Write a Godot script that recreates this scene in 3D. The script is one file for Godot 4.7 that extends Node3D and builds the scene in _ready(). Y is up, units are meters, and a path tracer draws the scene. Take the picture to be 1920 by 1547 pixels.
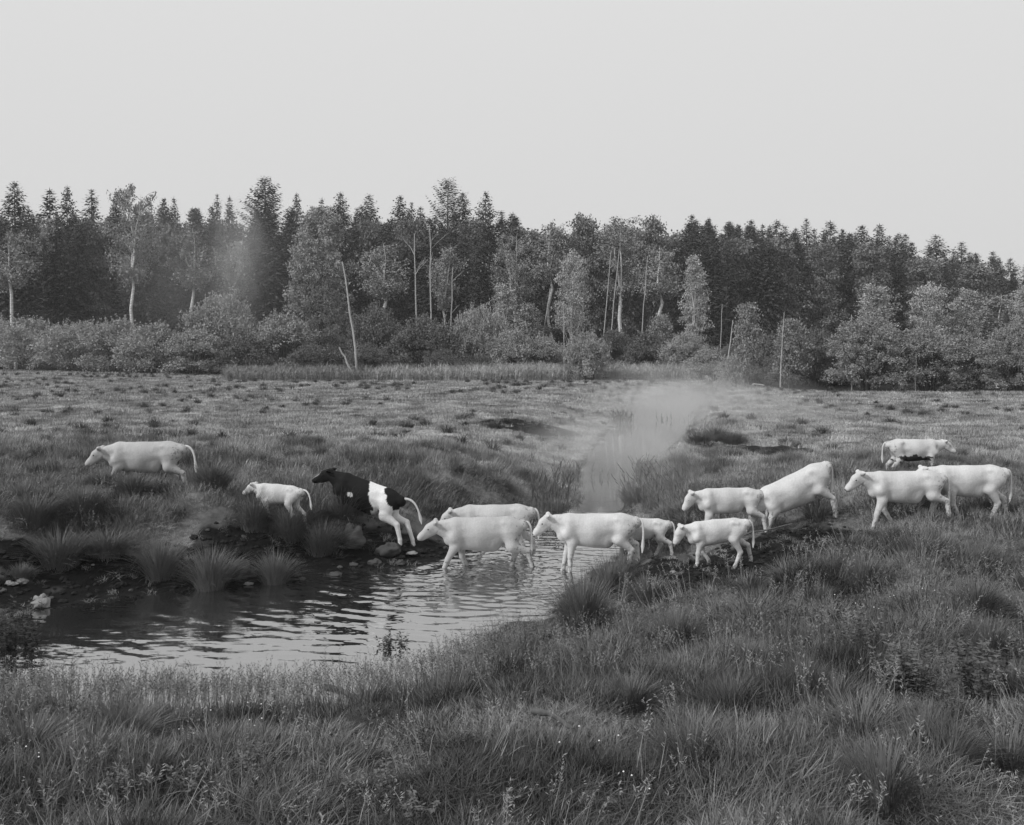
extends Node3D
# A herd of pale cattle wading a stream between a rough pasture and a dark mixed wood, in the flat grey light of early morning.

const FOCAL := 2000.0      # focal length in pixels of the 1920 px wide photograph
const EYE := 5.0           # lens height above the water
const HORIZON := 646.0     # row of the horizon
const MID := 960.0

var rng := RandomNumberGenerator.new()
var n_hummock := FastNoiseLite.new()
var n_patch := FastNoiseLite.new()
var n_fine := FastNoiseLite.new()
var n_dome := FastNoiseLite.new()
var used := {}

# ---------------------------------------------------------------- mesh building
class MB:
	var v := PackedVector3Array()
	var n := PackedVector3Array()
	var c := PackedColorArray()
	var ix := PackedInt32Array()
	func vert(p: Vector3, nn: Vector3, col: Color) -> int:
		v.append(p); n.append(nn); c.append(col)
		return v.size() - 1
	func tri(a: int, b: int, d: int) -> void:
		ix.append(a); ix.append(b); ix.append(d)
	func diamond(base: Vector3, dir: Vector3, side: Vector3, w: float, col: Color, fold := 0.0) -> void:
		var nn := side.cross(dir).normalized()
		var under := nn.y < 0.0
		if under: nn = -nn
		var m := base + dir * 0.45 - nn * fold
		var k := v.size()
		v.append(base); v.append(m + side * w); v.append(base + dir); v.append(m - side * w)
		for i in 4:
			n.append(nn); c.append(col)
		if under:
			ix.append(k); ix.append(k + 1); ix.append(k + 2)
			ix.append(k); ix.append(k + 2); ix.append(k + 3)
		else:
			ix.append(k); ix.append(k + 2); ix.append(k + 1)
			ix.append(k); ix.append(k + 3); ix.append(k + 2)
	func blade(base: Vector3, out: Vector3, length: float, w: float, lean: float, droop: float, col: Color, segs := 3) -> void:
		# a ribbon that starts upright, leans along out and bends over
		var side := Vector3(-out.z, 0, out.x)
		var k := v.size()
		for i in segs:
			var t := float(i) / segs
			var p := base + Vector3.UP * (length * (t - droop * t * t * 0.5)) + out * (length * (lean * t + droop * t * t))
			var slope := lean + 2.0 * droop * t
			var nn := (Vector3.UP * slope * -1.0 + out).normalized()
			var ww := w * (1.0 - 0.75 * t * t)
			v.append(p - side * ww); v.append(p + side * ww)
			n.append(nn); n.append(nn); c.append(col); c.append(col)
		var tip := base + Vector3.UP * (length * (1.0 - droop * 0.5)) + out * (length * (lean + droop))
		v.append(tip); n.append(out); c.append(col)
		for i in segs - 1:
			var q := k + 2 * i
			ix.append(q); ix.append(q + 1); ix.append(q + 2)
			ix.append(q + 1); ix.append(q + 3); ix.append(q + 2)
		var e := k + 2 * (segs - 1)
		ix.append(e); ix.append(e + 1); ix.append(e + 2)
	func tube(pts: Array, radii: Array, sides: int, col: Color) -> void:
		var k := v.size()
		for i in pts.size():
			var a: Vector3 = pts[maxi(i - 1, 0)]
			var b: Vector3 = pts[mini(i + 1, pts.size() - 1)]
			var d := (b - a).normalized()
			var s := d.cross(Vector3(0.31, 0.11, 0.95)).normalized()
			var u := s.cross(d)
			for j in sides:
				var an := TAU * j / sides
				var nn := s * cos(an) + u * sin(an)
				var p: Vector3 = pts[i]
				var r: float = radii[i]
				v.append(p + nn * r); n.append(nn); c.append(col)
		for i in pts.size() - 1:
			for j in sides:
				var a2 := k + i * sides + j
				var b2 := k + i * sides + (j + 1) % sides
				ix.append(a2); ix.append(b2); ix.append(a2 + sides)
				ix.append(b2); ix.append(b2 + sides); ix.append(a2 + sides)
		var e := k + (pts.size() - 1) * sides
		var last: Vector3 = pts[pts.size() - 1]
		var prev: Vector3 = pts[pts.size() - 2]
		var cap := vert(last + (last - prev).normalized() * float(radii[radii.size() - 1]) * 0.4, (last - prev).normalized(), col)
		for j in sides:
			ix.append(e + j); ix.append(e + (j + 1) % sides); ix.append(cap)
	func mesh(m: Material, into: ArrayMesh = null) -> ArrayMesh:
		var am := into if into else ArrayMesh.new()
		if v.is_empty(): return am
		var arr := []
		arr.resize(Mesh.ARRAY_MAX)
		arr[Mesh.ARRAY_VERTEX] = v
		arr[Mesh.ARRAY_NORMAL] = n
		arr[Mesh.ARRAY_COLOR] = c
		arr[Mesh.ARRAY_INDEX] = ix
		am.add_surface_from_arrays(Mesh.PRIMITIVE_TRIANGLES, arr)
		am.surface_set_material(am.get_surface_count() - 1, m)
		return am

# ---------------------------------------------------------------- naming and placing
func numbered(called: String) -> String:
	var k: int = used.get(called, 0)
	used[called] = k + 1
	return called if k == 0 else "%s_%03d" % [called, k]

func tag(o: Node, label: String, category := "", group := "", kind := "") -> void:
	if label: o.set_meta("label", label)
	if category: o.set_meta("category", category)
	if group: o.set_meta("group", group)
	if kind: o.set_meta("kind", kind)

func thing(called: String, label: String, category: String, where: Vector3, group := "") -> Node3D:
	var o := Node3D.new()
	o.name = numbered(called)
	add_child(o, true)
	o.position = where
	tag(o, label, category, group)
	return o

func part(called: String, m: Mesh, parent: Node, mat: Material = null) -> MeshInstance3D:
	var o := MeshInstance3D.new()
	o.name = called
	o.mesh = m
	if mat: o.material_override = mat
	parent.add_child(o, true)
	return o

func single(called: String, m: Mesh, label: String, category: String, where := Vector3.ZERO, group := "", kind := "") -> MeshInstance3D:
	var o := MeshInstance3D.new()
	o.name = numbered(called)
	o.mesh = m
	add_child(o, true)
	o.position = where
	tag(o, label, category, group, kind)
	return o

func g(v: float, a := 1.0) -> Color:           # a linear grey as a vertex colour
	return Color(v, v, v, a)

func s(v: float) -> Color:                     # a linear grey as an albedo colour
	return Color(v, v, v).linear_to_srgb()

func r(a: float, b: float) -> float:
	return rng.randf_range(a, b)

func flat_dir() -> Vector3:
	var an := rng.randf() * TAU
	return Vector3(cos(an), 0, sin(an))

func ball() -> Vector3:
	var p := Vector3(rng.randfn(), rng.randfn(), rng.randfn())
	return p.normalized() if p.length() > 0.001 else Vector3.UP

func material(v: float, rough := 0.9, through := 0.0) -> StandardMaterial3D:
	var m := StandardMaterial3D.new()
	m.albedo_color = s(v)
	m.vertex_color_use_as_albedo = true
	m.roughness = rough
	m.metallic_specular = 0.25
	m.cull_mode = BaseMaterial3D.CULL_DISABLED
	if through > 0.0:
		m.backlight_enabled = true
		m.backlight = Color(through, through, through)
	return m

func noise_texture(freq: float, lo: float, hi: float, seed_: int, size := 512, kind := FastNoiseLite.TYPE_SIMPLEX_SMOOTH, octaves := 4) -> NoiseTexture2D:
	var t := NoiseTexture2D.new()
	var f := FastNoiseLite.new()
	f.seed = seed_
	f.noise_type = kind
	f.frequency = freq
	f.fractal_octaves = octaves
	t.noise = f
	t.width = size
	t.height = size
	t.seamless = true
	var ramp := Gradient.new()
	ramp.set_color(0, s(lo))
	ramp.set_color(1, s(hi))
	t.color_ramp = ramp
	return t

# ---------------------------------------------------------------- the lie of the land
# Both shores of the stream, as (column, row) of the photograph on the water plane.
const FAR_SHORE := [[-330, 1190], [-120, 1178], [0, 1160], [80, 1142], [200, 1120], [350, 1106], [470, 1098], [560, 1086], [650, 1074], [740, 1063], [800, 1053], [850, 1040], [905, 1022], [960, 998],
	[1020, 975], [1060, 958], [1076, 940], [1084, 915], [1090, 880], [1118, 835], [1150, 800], [1166, 774], [1180, 754], [1225, 738], [1320, 728], [1450, 721]]
const NEAR_SHORE := [[1450, 726], [1360, 738], [1335, 748], [1312, 765], [1302, 790], [1294, 815], [1258, 842], [1216, 872], [1190, 905], [1180, 935], [1178, 965], [1186, 990], [1184, 1020], [1160, 1048], [1125, 1070],
	[1085, 1090], [1060, 1120], [1036, 1160], [985, 1182], [930, 1204], [890, 1240], [820, 1285], [670, 1325], [450, 1345], [250, 1345], [80, 1338], [-100, 1330], [-300, 1320]]
var shore := PackedVector2Array()
var sd_grid := PackedFloat32Array()
const SD_X0 := -24.0
const SD_D0 := 8.0
const SD_CELL := 0.3
const SD_NX := 210
const SD_ND := 460

func on_water(px: float, py: float) -> Vector2:
	var d := EYE * FOCAL / (py - HORIZON)
	return Vector2((px - MID) / FOCAL * d, d)

func make_shore() -> void:
	for p in FAR_SHORE: shore.append(on_water(p[0], p[1]))
	for p in NEAR_SHORE: shore.append(on_water(p[0], p[1]))
	sd_grid.resize(SD_NX * SD_ND)
	var m := shore.size()
	for j in SD_ND:
		var d := SD_D0 + j * SD_CELL
		for i in SD_NX:
			var x := SD_X0 + i * SD_CELL
			var best := 1e9
			var inside := false
			var q := Vector2(x, d)
			var a := shore[m - 1]
			for k in m:
				var b := shore[k]
				var ab := b - a
				var aq := q - a
				var t := clampf(aq.dot(ab) / ab.length_squared(), 0.0, 1.0)
				best = minf(best, (aq - ab * t).length_squared())
				if (a.y > d) != (b.y > d) and x < a.x + (d - a.y) / (b.y - a.y) * ab.x:
					inside = not inside
				a = b
			sd_grid[j * SD_NX + i] = -sqrt(best) if inside else sqrt(best)

func shore_distance(x: float, d: float) -> float:
	var fx := (x - SD_X0) / SD_CELL
	var fd := (d - SD_D0) / SD_CELL
	var extra := maxf(maxf(-fx, fx - (SD_NX - 1.01)), maxf(-fd, fd - (SD_ND - 1.01)))
	fx = clampf(fx, 0.0, SD_NX - 1.01)
	fd = clampf(fd, 0.0, SD_ND - 1.01)
	var i := int(fx)
	var j := int(fd)
	var u := fx - i
	var w := fd - j
	var k := j * SD_NX + i
	var q := lerpf(lerpf(sd_grid[k], sd_grid[k + 1], u), lerpf(sd_grid[k + SD_NX], sd_grid[k + SD_NX + 1], u), w)
	return q + maxf(0.0, extra) * SD_CELL

func stream_x(d: float) -> float:
	return d * lerpf(0.06, 0.155, smoothstep(22.0, 95.0, d))

func height(x: float, z: float) -> float:
	var d := -z
	var q := shore_distance(x, d)
	var side := smoothstep(-2.0, 3.0, x - stream_x(d))
	var left := lerpf(1.2, 0.75, smoothstep(30.0, 70.0, d))
	var right := lerpf(1.0, 0.62, smoothstep(25.0, 37.0, d))
	var base := lerpf(left, right, side)
	var near := 1.0 - smoothstep(15.5, 19.5, d + 0.25 * maxf(0.0, x - 1.0))
	base = lerpf(base, 0.85, near)
	var wide := lerpf(3.6, 5.5, side)
	wide = lerpf(wide, lerpf(6.5, 1.6, side), smoothstep(30.0, 42.0, d))
	wide = lerpf(wide, 5.5, near)
	# the turf ledge cut by the stream
	var hum := n_hummock.get_noise_2d(x, z)
	var fine := n_fine.get_noise_2d(x, z)
	if q < 0.0:
		var shallow := exp(-pow((x - 0.4) / 2.6, 2.0) - pow((d - 23.8) / 2.0, 2.0))
		return lerpf(-0.45, -0.13, shallow) * smoothstep(0.0, 1.3, -q) + 0.015 * fine
	var t := clampf(q / wide, 0.0, 1.0)
	var rise := base * (t * t * (3.0 - 2.0 * t) * 0.65 + 0.35 * t)
	var rough := lerpf(0.22, 0.1, smoothstep(30.0, 60.0, d))
	rough = lerpf(rough, 0.12, smoothstep(100.0, 200.0, d))
	var bump := hum * rough * smoothstep(0.1, 1.5, q) + fine * 0.045 * smoothstep(0.0, 0.5, q)
	var dome := clampf(-n_dome.get_noise_2d(x, z) - 0.1, 0.0, 0.9)
	bump += dome * lerpf(0.36, 0.07, smoothstep(26.0, 48.0, d)) * smoothstep(0.3, 1.6, q) * clampf(0.4 - trodden_near(x, d), 0.0, 1.0)
	bump += 0.35 * exp(-pow((x - 11.6) / 1.3, 2.0) - pow((d - 56.5) / 1.6, 2.0)) * smoothstep(0.2, 0.7, q)
	return rise + bump + 0.02 * smoothstep(0.0, 0.2, q)

func ground(px: float, py: float) -> Vector3:   # where the line of sight through that point meets the ground
	var h := 0.7
	var d := 0.0
	for i in 14:
		d = (EYE - h) * FOCAL / maxf(py - HORIZON, 8.0)
		h = lerpf(h, height((px - MID) / FOCAL * d, -d), 0.6)
	return Vector3((px - MID) / FOCAL * d, height((px - MID) / FOCAL * d, -d), -d)

func spot(px: float, d: float) -> Vector3:
	var x := (px - MID) / FOCAL * d
	return Vector3(x, height(x, -d), -d)

func level(py: float, d: float) -> float:       # height above the water of what shows at that row at that distance
	return EYE - (py - HORIZON) / FOCAL * d

# Trampled, bare mud: centre column and row, half width and half depth in metres
const MUD := [[170, 1098, 3.4, 0.75], [360, 1088, 2.6, 0.75], [540, 1066, 2.4, 0.85], [700, 1042, 2.2, 1.1], [800, 1035, 1.6, 1.1], [40, 1120, 1.3, 0.7], [1290, 1062, 2.2, 1.5], [1225, 1060, 1.2, 1.5], [1410, 1035, 2.0, 1.5], [1500, 1015, 1.6, 1.3], [1240, 1020, 1.2, 1.4],
	[1430, 845, 1.8, 2.4], [990, 800, 3.0, 4.0], [450, 1040, 1.2, 0.4]]
var mud_spots := []

func make_mud() -> void:
	for m in MUD:
		var p := ground(m[0], m[1])
		mud_spots.append([p.x, -p.z, m[2], m[3]])

func trodden_near(x: float, d: float) -> float:
	return trodden(x, d) if d < 36.0 else -2.0

func trodden(x: float, d: float) -> float:      # how near a trampled place is: over 1 in its middle, falling below 0 outside
	var most := -2.0
	for m in mud_spots:
		var u: float = (x - m[0]) / m[2]
		var w: float = (d - m[1]) / m[3]
		most = maxf(most, 1.35 - u * u - w * w)
	return most

func mud(x: float, d: float) -> float:
	var most := trodden(x, d)
	if most <= 0.0: return 0.0
	return clampf(most + 0.55 * n_fine.get_noise_2d(x * 1.7 + 40.0, d * 1.7) + 0.35 * n_hummock.get_noise_2d(x + 90.0, d), 0.0, 1.0)

func wood_edge(px: float) -> float:            # distance at which the pasture ends under bushes and trees
	var pts := [[-600, 190], [0, 178], [250, 155], [440, 143], [700, 140], [1280, 136], [1400, 112], [1500, 101], [1560, 98], [2600, 97]]
	for i in pts.size() - 1:
		if px < pts[i + 1][0]:
			return lerpf(pts[i][1], pts[i + 1][1], clampf((px - pts[i][0]) / (pts[i + 1][0] - pts[i][0]), 0.0, 1.0))
	return 97.0

func in_wood(x: float, d: float) -> bool:
	return d > 90.0 and d > wood_edge(x / d * FOCAL + MID)

# ---------------------------------------------------------------- plants: shared shapes
func tuft(count: int, radius: float, tall: float, wide: float, spread: float, segs: int, tone := 1.0) -> MB:
	var b := MB.new()
	for i in count:
		var dir := flat_dir()
		var rad := radius * sqrt(rng.randf())
		var base := flat_dir() * rad
		var dry := 2.2 if rng.randf() < 0.1 else 1.0
		b.blade(base - Vector3(0, 0.04, 0), dir, tall * r(0.55, 1.15), wide * r(0.7, 1.2), spread * r(0.0, 0.6), spread * r(0.05, 0.9), g(tone * dry * r(0.5, 1.45)), segs)
	return b

func stalks(count: int, radius: float, tall: float) -> MB:      # flowering grass: thin stems with loose, feathery heads
	var b := MB.new()
	for i in count:
		var dir := flat_dir()
		var base := flat_dir() * radius * sqrt(rng.randf())
		var len := tall * r(0.7, 1.15)
		var lean := r(0.02, 0.22)
		var bend := r(0.0, 0.15)
		var tone := r(0.75, 1.3)
		b.blade(base, dir, len, 0.0032, lean, bend, g(tone), 3)
		var n := rng.randi_range(9, 15)
		for k in n:
			var t := 0.68 + 0.32 * k / n
			var p := base + Vector3.UP * (len * (t - bend * t * t * 0.5)) + dir * (len * (lean * t + bend * t * t))
			var out := (flat_dir() + Vector3.UP * r(0.3, 1.2)).normalized()
			b.diamond(p, out * r(0.025, 0.06), out.cross(ball()).normalized(), 0.005, g(tone * r(0.9, 1.3)))
	for i in count * 2:
		b.blade(flat_dir() * radius * sqrt(rng.randf()), flat_dir(), tall * r(0.3, 0.55), 0.005, r(0.0, 0.3), r(0.1, 0.7), g(r(0.7, 1.2)), 3)
	return b

func hummock(count: int, radius: float, tall: float, wide: float) -> MB:   # a sedge tussock: blades spring from a raised crown and arch over
	var b := MB.new()
	for i in count:
		var dir := flat_dir()
		var q := sqrt(rng.randf())
		var base := dir * radius * 0.42 * q + Vector3.UP * tall * 0.22 * (1.0 - q * q)
		var out := (dir + flat_dir() * 0.5).normalized()
		out.y = 0.0
		b.blade(base - Vector3(0, 0.06, 0), out.normalized(), tall * r(0.65, 1.2), wide * r(0.7, 1.3), 0.05 + 0.35 * q * r(0.3, 1.3), r(0.1, 1.0) * (0.35 + q), g((1.6 if rng.randf() < 0.1 else 1.0) * r(0.7, 1.3)), 4)
	return b

func weed(count: int, tall: float, leaf: float) -> MB:          # an upright herb with leaves in pairs
	var b := MB.new()
	for i in count:
		var base := flat_dir() * tall * 0.3 * sqrt(rng.randf())
		var lean := flat_dir() * r(0.05, 0.4)
		var len := tall * r(0.6, 1.1)
		b.tube([base, base + (Vector3.UP + lean).normalized() * len], [0.006, 0.002], 3, g(0.8))
		var n := int(len / (leaf * 0.55))
		for k in n:
			var p := base + (Vector3.UP + lean).normalized() * len * (0.25 + 0.75 * k / n)
			for q in 2:
				var out := (flat_dir() + Vector3.UP * r(-0.2, 0.6)).normalized()
				b.diamond(p, out * leaf * r(0.7, 1.3), out.cross(Vector3.UP + ball() * 0.4).normalized(), leaf * 0.24, g(r(0.7, 1.35)), leaf * 0.05)
	return b

func reed(count: int, radius: float, tall: float, wide: float, lean: Vector3, plume: float) -> MB:
	var b := MB.new()
	for i in count:
		var base := flat_dir() * radius * sqrt(rng.randf())
		var len := tall * r(0.65, 1.1)
		var dir := (flat_dir() * 0.5 + lean)
		var amount := 0.03 + dir.length() * 0.2 * r(0.4, 1.3)
		dir = dir.normalized()
		var tone := r(0.75, 1.3)
		b.blade(base, dir, len, wide * 0.5, amount, amount * 0.6, g(tone), 3)
		var n := rng.randi_range(3, 5)
		for k in n:
			var t := r(0.2, 0.8)
			var p := base + Vector3.UP * len * (t - amount * 0.3 * t * t) + dir * len * amount * (t + 0.6 * t * t)
			b.blade(p, (dir + flat_dir()).normalized(), len * r(0.2, 0.35), wide, r(0.2, 0.5), r(0.1, 0.6), g(tone * r(0.8, 1.2)), 3)
		if rng.randf() < plume:
			var tip := base + Vector3.UP * len * (1.0 - amount * 0.3) + dir * len * amount * 1.6
			for k in 7:
				var out := (Vector3.UP + dir * 0.7 + ball() * 0.25).normalized()
				b.diamond(tip - out * 0.05 * k, out * r(0.12, 0.22), out.cross(ball()).normalized(), 0.012, g(0.75))
	return b

# ---------------------------------------------------------------- trees: shared shapes, as {trunk, crown, tall, wide}
func spruce(tall: float, wide: float, from: float, droop: float, gappy: float, taper := 0.5) -> Dictionary:
	var t := MB.new()
	var b := MB.new()
	t.tube([Vector3(0, -0.5, 0), Vector3(0, tall * 0.4, 0), Vector3(0.05, tall * 0.8, 0.03), Vector3(0, tall * 0.985, 0)], [tall * 0.013, tall * 0.009, tall * 0.0035, 0.02], 7, g(1.0))
	var y := tall * from
	while y < tall * 0.985:
		var f := y / tall
		var reach := wide * 0.5 * (1.0 - exp(-(tall - y) * taper / (wide * 0.5))) + 0.08
		if f < from + 0.12: reach *= 0.6 + 0.4 * (f - from) / 0.12
		var n := rng.randi_range(5, 7)
		var turn := rng.randf() * TAU
		for i in n:
			if rng.randf() < gappy: continue
			var an := turn + TAU * i / n + r(-0.3, 0.3)
			var dir := Vector3(cos(an), 0, sin(an))
			var len := reach * r(0.65, 1.25)
			var up := lerpf(-0.1, 0.75, f * f) - droop * 0.3
			var side := Vector3(-dir.z, 0, dir.x)
			var tone := r(0.75, 1.25)
			t.tube([Vector3(0, y, 0), Vector3(0, y, 0) + dir * len * 0.8 + Vector3.UP * (up * len * 0.8 - droop * 0.18 * len * 0.64)], [0.05 * (1.15 - f), 0.012], 3, g(0.8))
			var at := minf(len * 0.22, 0.5)
			while at < len:
				var q := at / len
				var p := Vector3(0, y, 0) + dir * at + Vector3.UP * (up * at - droop * 0.18 * len * q * q + 0.12 * len * q * q * q)
				var twig := (0.62 * (1.0 - 0.5 * q) + 0.16) * minf(1.0, 0.35 + len * 0.35)
				for m in [-1.0, 1.0]:
					var out: Vector3 = (dir * r(0.5, 1.0) + side * m * r(0.5, 1.0) + Vector3.DOWN * r(0.0, 0.5 + 0.5 * droop)).normalized()
					b.diamond(p + Vector3(r(-0.06, 0.06), r(-0.12, 0.06), r(-0.06, 0.06)), out * twig * r(0.7, 1.25), out.cross(Vector3.UP + ball() * 0.5).normalized(), r(0.1, 0.17), g(tone * r(0.75, 1.25)), 0.03)
				at += r(0.24, 0.34)
			b.diamond(Vector3(0, y, 0) + dir * (len - 0.1) + Vector3.UP * (up * len - droop * 0.18 * len + 0.12 * len), (dir + Vector3.UP * 0.2) * 0.4, side, 0.08, g(tone))
		y += r(0.34, 0.5) * (0.7 + 0.3 * (1.0 - f))
	b.diamond(Vector3(0, tall * 0.96, 0), Vector3(0, tall * 0.04, 0), Vector3.RIGHT, 0.06, g(1.0))
	return {"trunk": t, "crown": b, "tall": tall, "wide": wide}

func leaf_cloud(b: MB, c: Vector3, rad: Vector3, clumps: int, each: int, leaf: float, hang := 0.0) -> void:
	# leaves in clumps spread over and through one lobe of a crown
	for i in clumps:
		var own := leaf * r(0.65, 1.35)
		var o := ball()
		if o.y < -0.3 and rng.randf() < 0.5: o.y = -o.y
		var p := c + o * rad * pow(rng.randf(), 0.28)
		var tone := r(0.7, 1.3)
		var size := leaf * r(1.6, 2.9)
		for k in each:
			var q := p + Vector3(rng.randfn(), rng.randfn() * (0.7 + hang), rng.randfn()) * size * 0.58
			var out := (ball() + o * 0.6 + Vector3.DOWN * hang).normalized()
			b.diamond(q, out * own * r(0.7, 1.3), out.cross(ball()).normalized(), own * r(0.26, 0.4), g(tone * r(0.65, 1.4)), leaf * 0.06)

func bent(a: Vector3, e: Vector3, sag: float, n := 4) -> Array:
	var pts := []
	for i in n + 1:
		var t := float(i) / n
		pts.append(a.lerp(e, t) + Vector3.UP * sag * sin(PI * t) + (ball() * 0.03 * a.distance_to(e) if i > 0 and i < n else Vector3.ZERO))
	return pts

func thin(r0: float, r1: float, n := 4) -> Array:
	var out := []
	for i in n + 1: out.append(lerpf(r0, r1, float(i) / n))
	return out

func broadleaf(tall: float, wide: float, from: float, lobes: int, leaf: float, leaves: int, stems := 1, narrow_top := 0.6) -> Dictionary:
	var t := MB.new()
	var b := MB.new()
	var tops := []
	for k in stems:
		var foot := flat_dir() * (0.0 if stems == 1 else r(0.1, 0.5) * wide * 0.12)
		var top := Vector3(0, tall * r(0.72, 0.86), 0) + flat_dir() * wide * (0.05 if stems == 1 else r(0.08, 0.28))
		if stems > 1: top.y *= r(0.65, 1.0)
		t.tube(bent(foot - Vector3(0, 0.4, 0), top, 0.0, 6), thin(0.014 * tall / sqrt(stems), 0.03, 6), 7, g(1.0))
		tops.append([foot, top])
	var each := maxi(1, int(float(leaves) / (lobes * 9)))
	for i in lobes:
		var f := (i + 0.5) / lobes
		var y := lerpf(from, 0.93, pow(f, 0.9)) * tall
		var q := (y / tall - from) / (1.0 - from)
		var reach := wide * 0.5 * sqrt(maxf(0.05, 1.0 - pow(absf(q - 0.38) / 0.72, 2.0))) * lerpf(1.0, narrow_top, q)
		var an := i * 2.4 + r(-0.4, 0.4)
		var lobe := Vector3.ONE * wide * r(0.13, 0.21)
		lobe.y *= r(0.6, 0.9)
		var c := Vector3(cos(an), 0, sin(an)) * maxf(0.0, reach - lobe.x) * r(0.55, 1.05) + Vector3.UP * minf(y, tall - lobe.y * 0.9)
		var st = tops[i % tops.size()]
		var along := clampf(c.y / tall - 0.18, 0.12, 0.95)
		var start: Vector3 = st[0].lerp(st[1], along)
		t.tube(bent(start, c, -0.03 * wide, 3), thin(0.0045 * tall * (1.1 - along), 0.02, 3), 5, g(0.9))
		for k in 2:
			t.tube(bent(c - Vector3.UP * lobe.y * 0.3, c + ball() * lobe * 0.95, 0.0, 2), thin(0.03, 0.01, 2), 3, g(0.9))
		leaf_cloud(b, c, lobe, 9, each, leaf)
	return {"trunk": t, "crown": b, "tall": tall, "wide": wide}

func birch(tall: float, wide: float, from: float, leaves: int, fork: float, lean := 0.02) -> Dictionary:
	var t := MB.new()
	var b := MB.new()
	var side := flat_dir()
	var split := tall * fork
	var knee := Vector3(0, split, 0) + side * tall * lean
	t.tube(bent(Vector3(0, -0.5, 0), knee, 0.0, 6), thin(tall * 0.0125, tall * 0.0088, 6), 7, g(1.0))
	var leaders := [[knee, Vector3(0, tall * 0.97, 0) + side * wide * 0.08], [knee, Vector3(0, tall * 0.9, 0) - side * wide * 0.2]]
	for l in leaders:
		t.tube(bent(l[0], l[1], 0.0, 5), thin(tall * 0.0078, 0.02, 5), 6, g(1.0))
	var strands := 70
	var each := leaves / strands
	for i in strands:
		var f := (i + 0.5) / strands
		var y := lerpf(from, 0.97, f) * tall
		var l = leaders[i % 2]
		var start: Vector3
		if y < split: start = Vector3(0, y, 0).lerp(knee, y / split)
		else: start = l[0].lerp(l[1], clampf((y - split) / (tall - split), 0.0, 1.0))
		var dir := flat_dir()
		var q := (y / tall - from) / (1.0 - from)
		var len := wide * 0.5 * (sin(PI * pow(clampf(q, 0.03, 1.0), 0.75) * 0.93) * 0.8 + 0.22) * r(0.6, 1.15)
		var end := start + dir * len + Vector3.UP * len * r(0.2, 0.7)
		t.tube([start, start.lerp(end, 0.5) + Vector3.UP * len * 0.12, end], [0.05, 0.028, 0.01], 4, g(0.55))
		var tone := r(0.8, 1.2)
		for k in each:
			var u := 0.25 + 0.8 * rng.randf()
			var p := start.lerp(end, u) + Vector3.DOWN * absf(rng.randfn()) * 0.75 * u + Vector3(rng.randfn(), rng.randfn(), rng.randfn()) * 0.22
			var out := (ball() + Vector3.DOWN * 0.7).normalized()
			b.diamond(p, out * r(0.24, 0.42), out.cross(ball()).normalized(), r(0.08, 0.14), g(tone * r(0.7, 1.35)), 0.02)
	return {"trunk": t, "crown": b, "tall": tall, "wide": wide}

func shrub(tall: float, wide: float, lobes: int, leaf: float, leaves: int, open := 0.12) -> Dictionary:
	var t := MB.new()
	var b := MB.new()
	var each := maxi(1, int(float(leaves) / (lobes * 10)))
	for i in lobes:
		var an := i * 2.4 + r(-0.3, 0.3)
		var q := sqrt((i + 0.5) / lobes)
		var top := sqrt(maxf(0.0, 1.0 - q * q * 0.8))
		var lobe := Vector3(1, 0.8, 1) * minf(wide, tall * 1.6) * r(0.12, 0.2)
		var y := lerpf(open * tall + lobe.y * 0.7, tall - lobe.y, top * r(0.55, 1.0))
		var c := Vector3(cos(an), 0, sin(an)) * maxf(0.0, wide * 0.5 * q - lobe.x * 0.8) + Vector3.UP * y
		var foot := Vector3(cos(an), 0, sin(an)) * wide * 0.06 * r(0.2, 1.5)
		t.tube(bent(foot - Vector3(0, 0.3, 0), c, 0.1 * tall * q, 4), thin(0.012 * tall * r(0.6, 1.1), 0.015, 4), 5, g(r(0.8, 1.2)))
		leaf_cloud(b, c, lobe, 10, each, leaf)
		for k in 5:                     # shoots that stand out of the outline
			var out2 := (ball() * 0.7 + Vector3.UP + Vector3(cos(an), 0, sin(an)) * q * 0.6).normalized()
			var from2 := c + out2 * lobe * 0.8
			var len2 := r(0.35, 1.1)
			for m in 16:
				var o2 := (out2 + ball() * 0.9).normalized()
				b.diamond(from2 + out2 * len2 * rng.randf() + ball() * 0.07, o2 * leaf * r(0.6, 1.1), o2.cross(ball()).normalized(), leaf * 0.28, g(r(0.8, 1.35)))
		if i % 2 == 0 and q > 0.4:      # skirts that reach the ground
			leaf_cloud(b, Vector3(cos(an), 0, sin(an)) * wide * 0.5 * q * 0.92 + Vector3.UP * tall * r(0.1, 0.3), lobe * 0.8, 6, each, leaf)
	return {"trunk": t, "crown": b, "tall": tall, "wide": wide}

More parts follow.
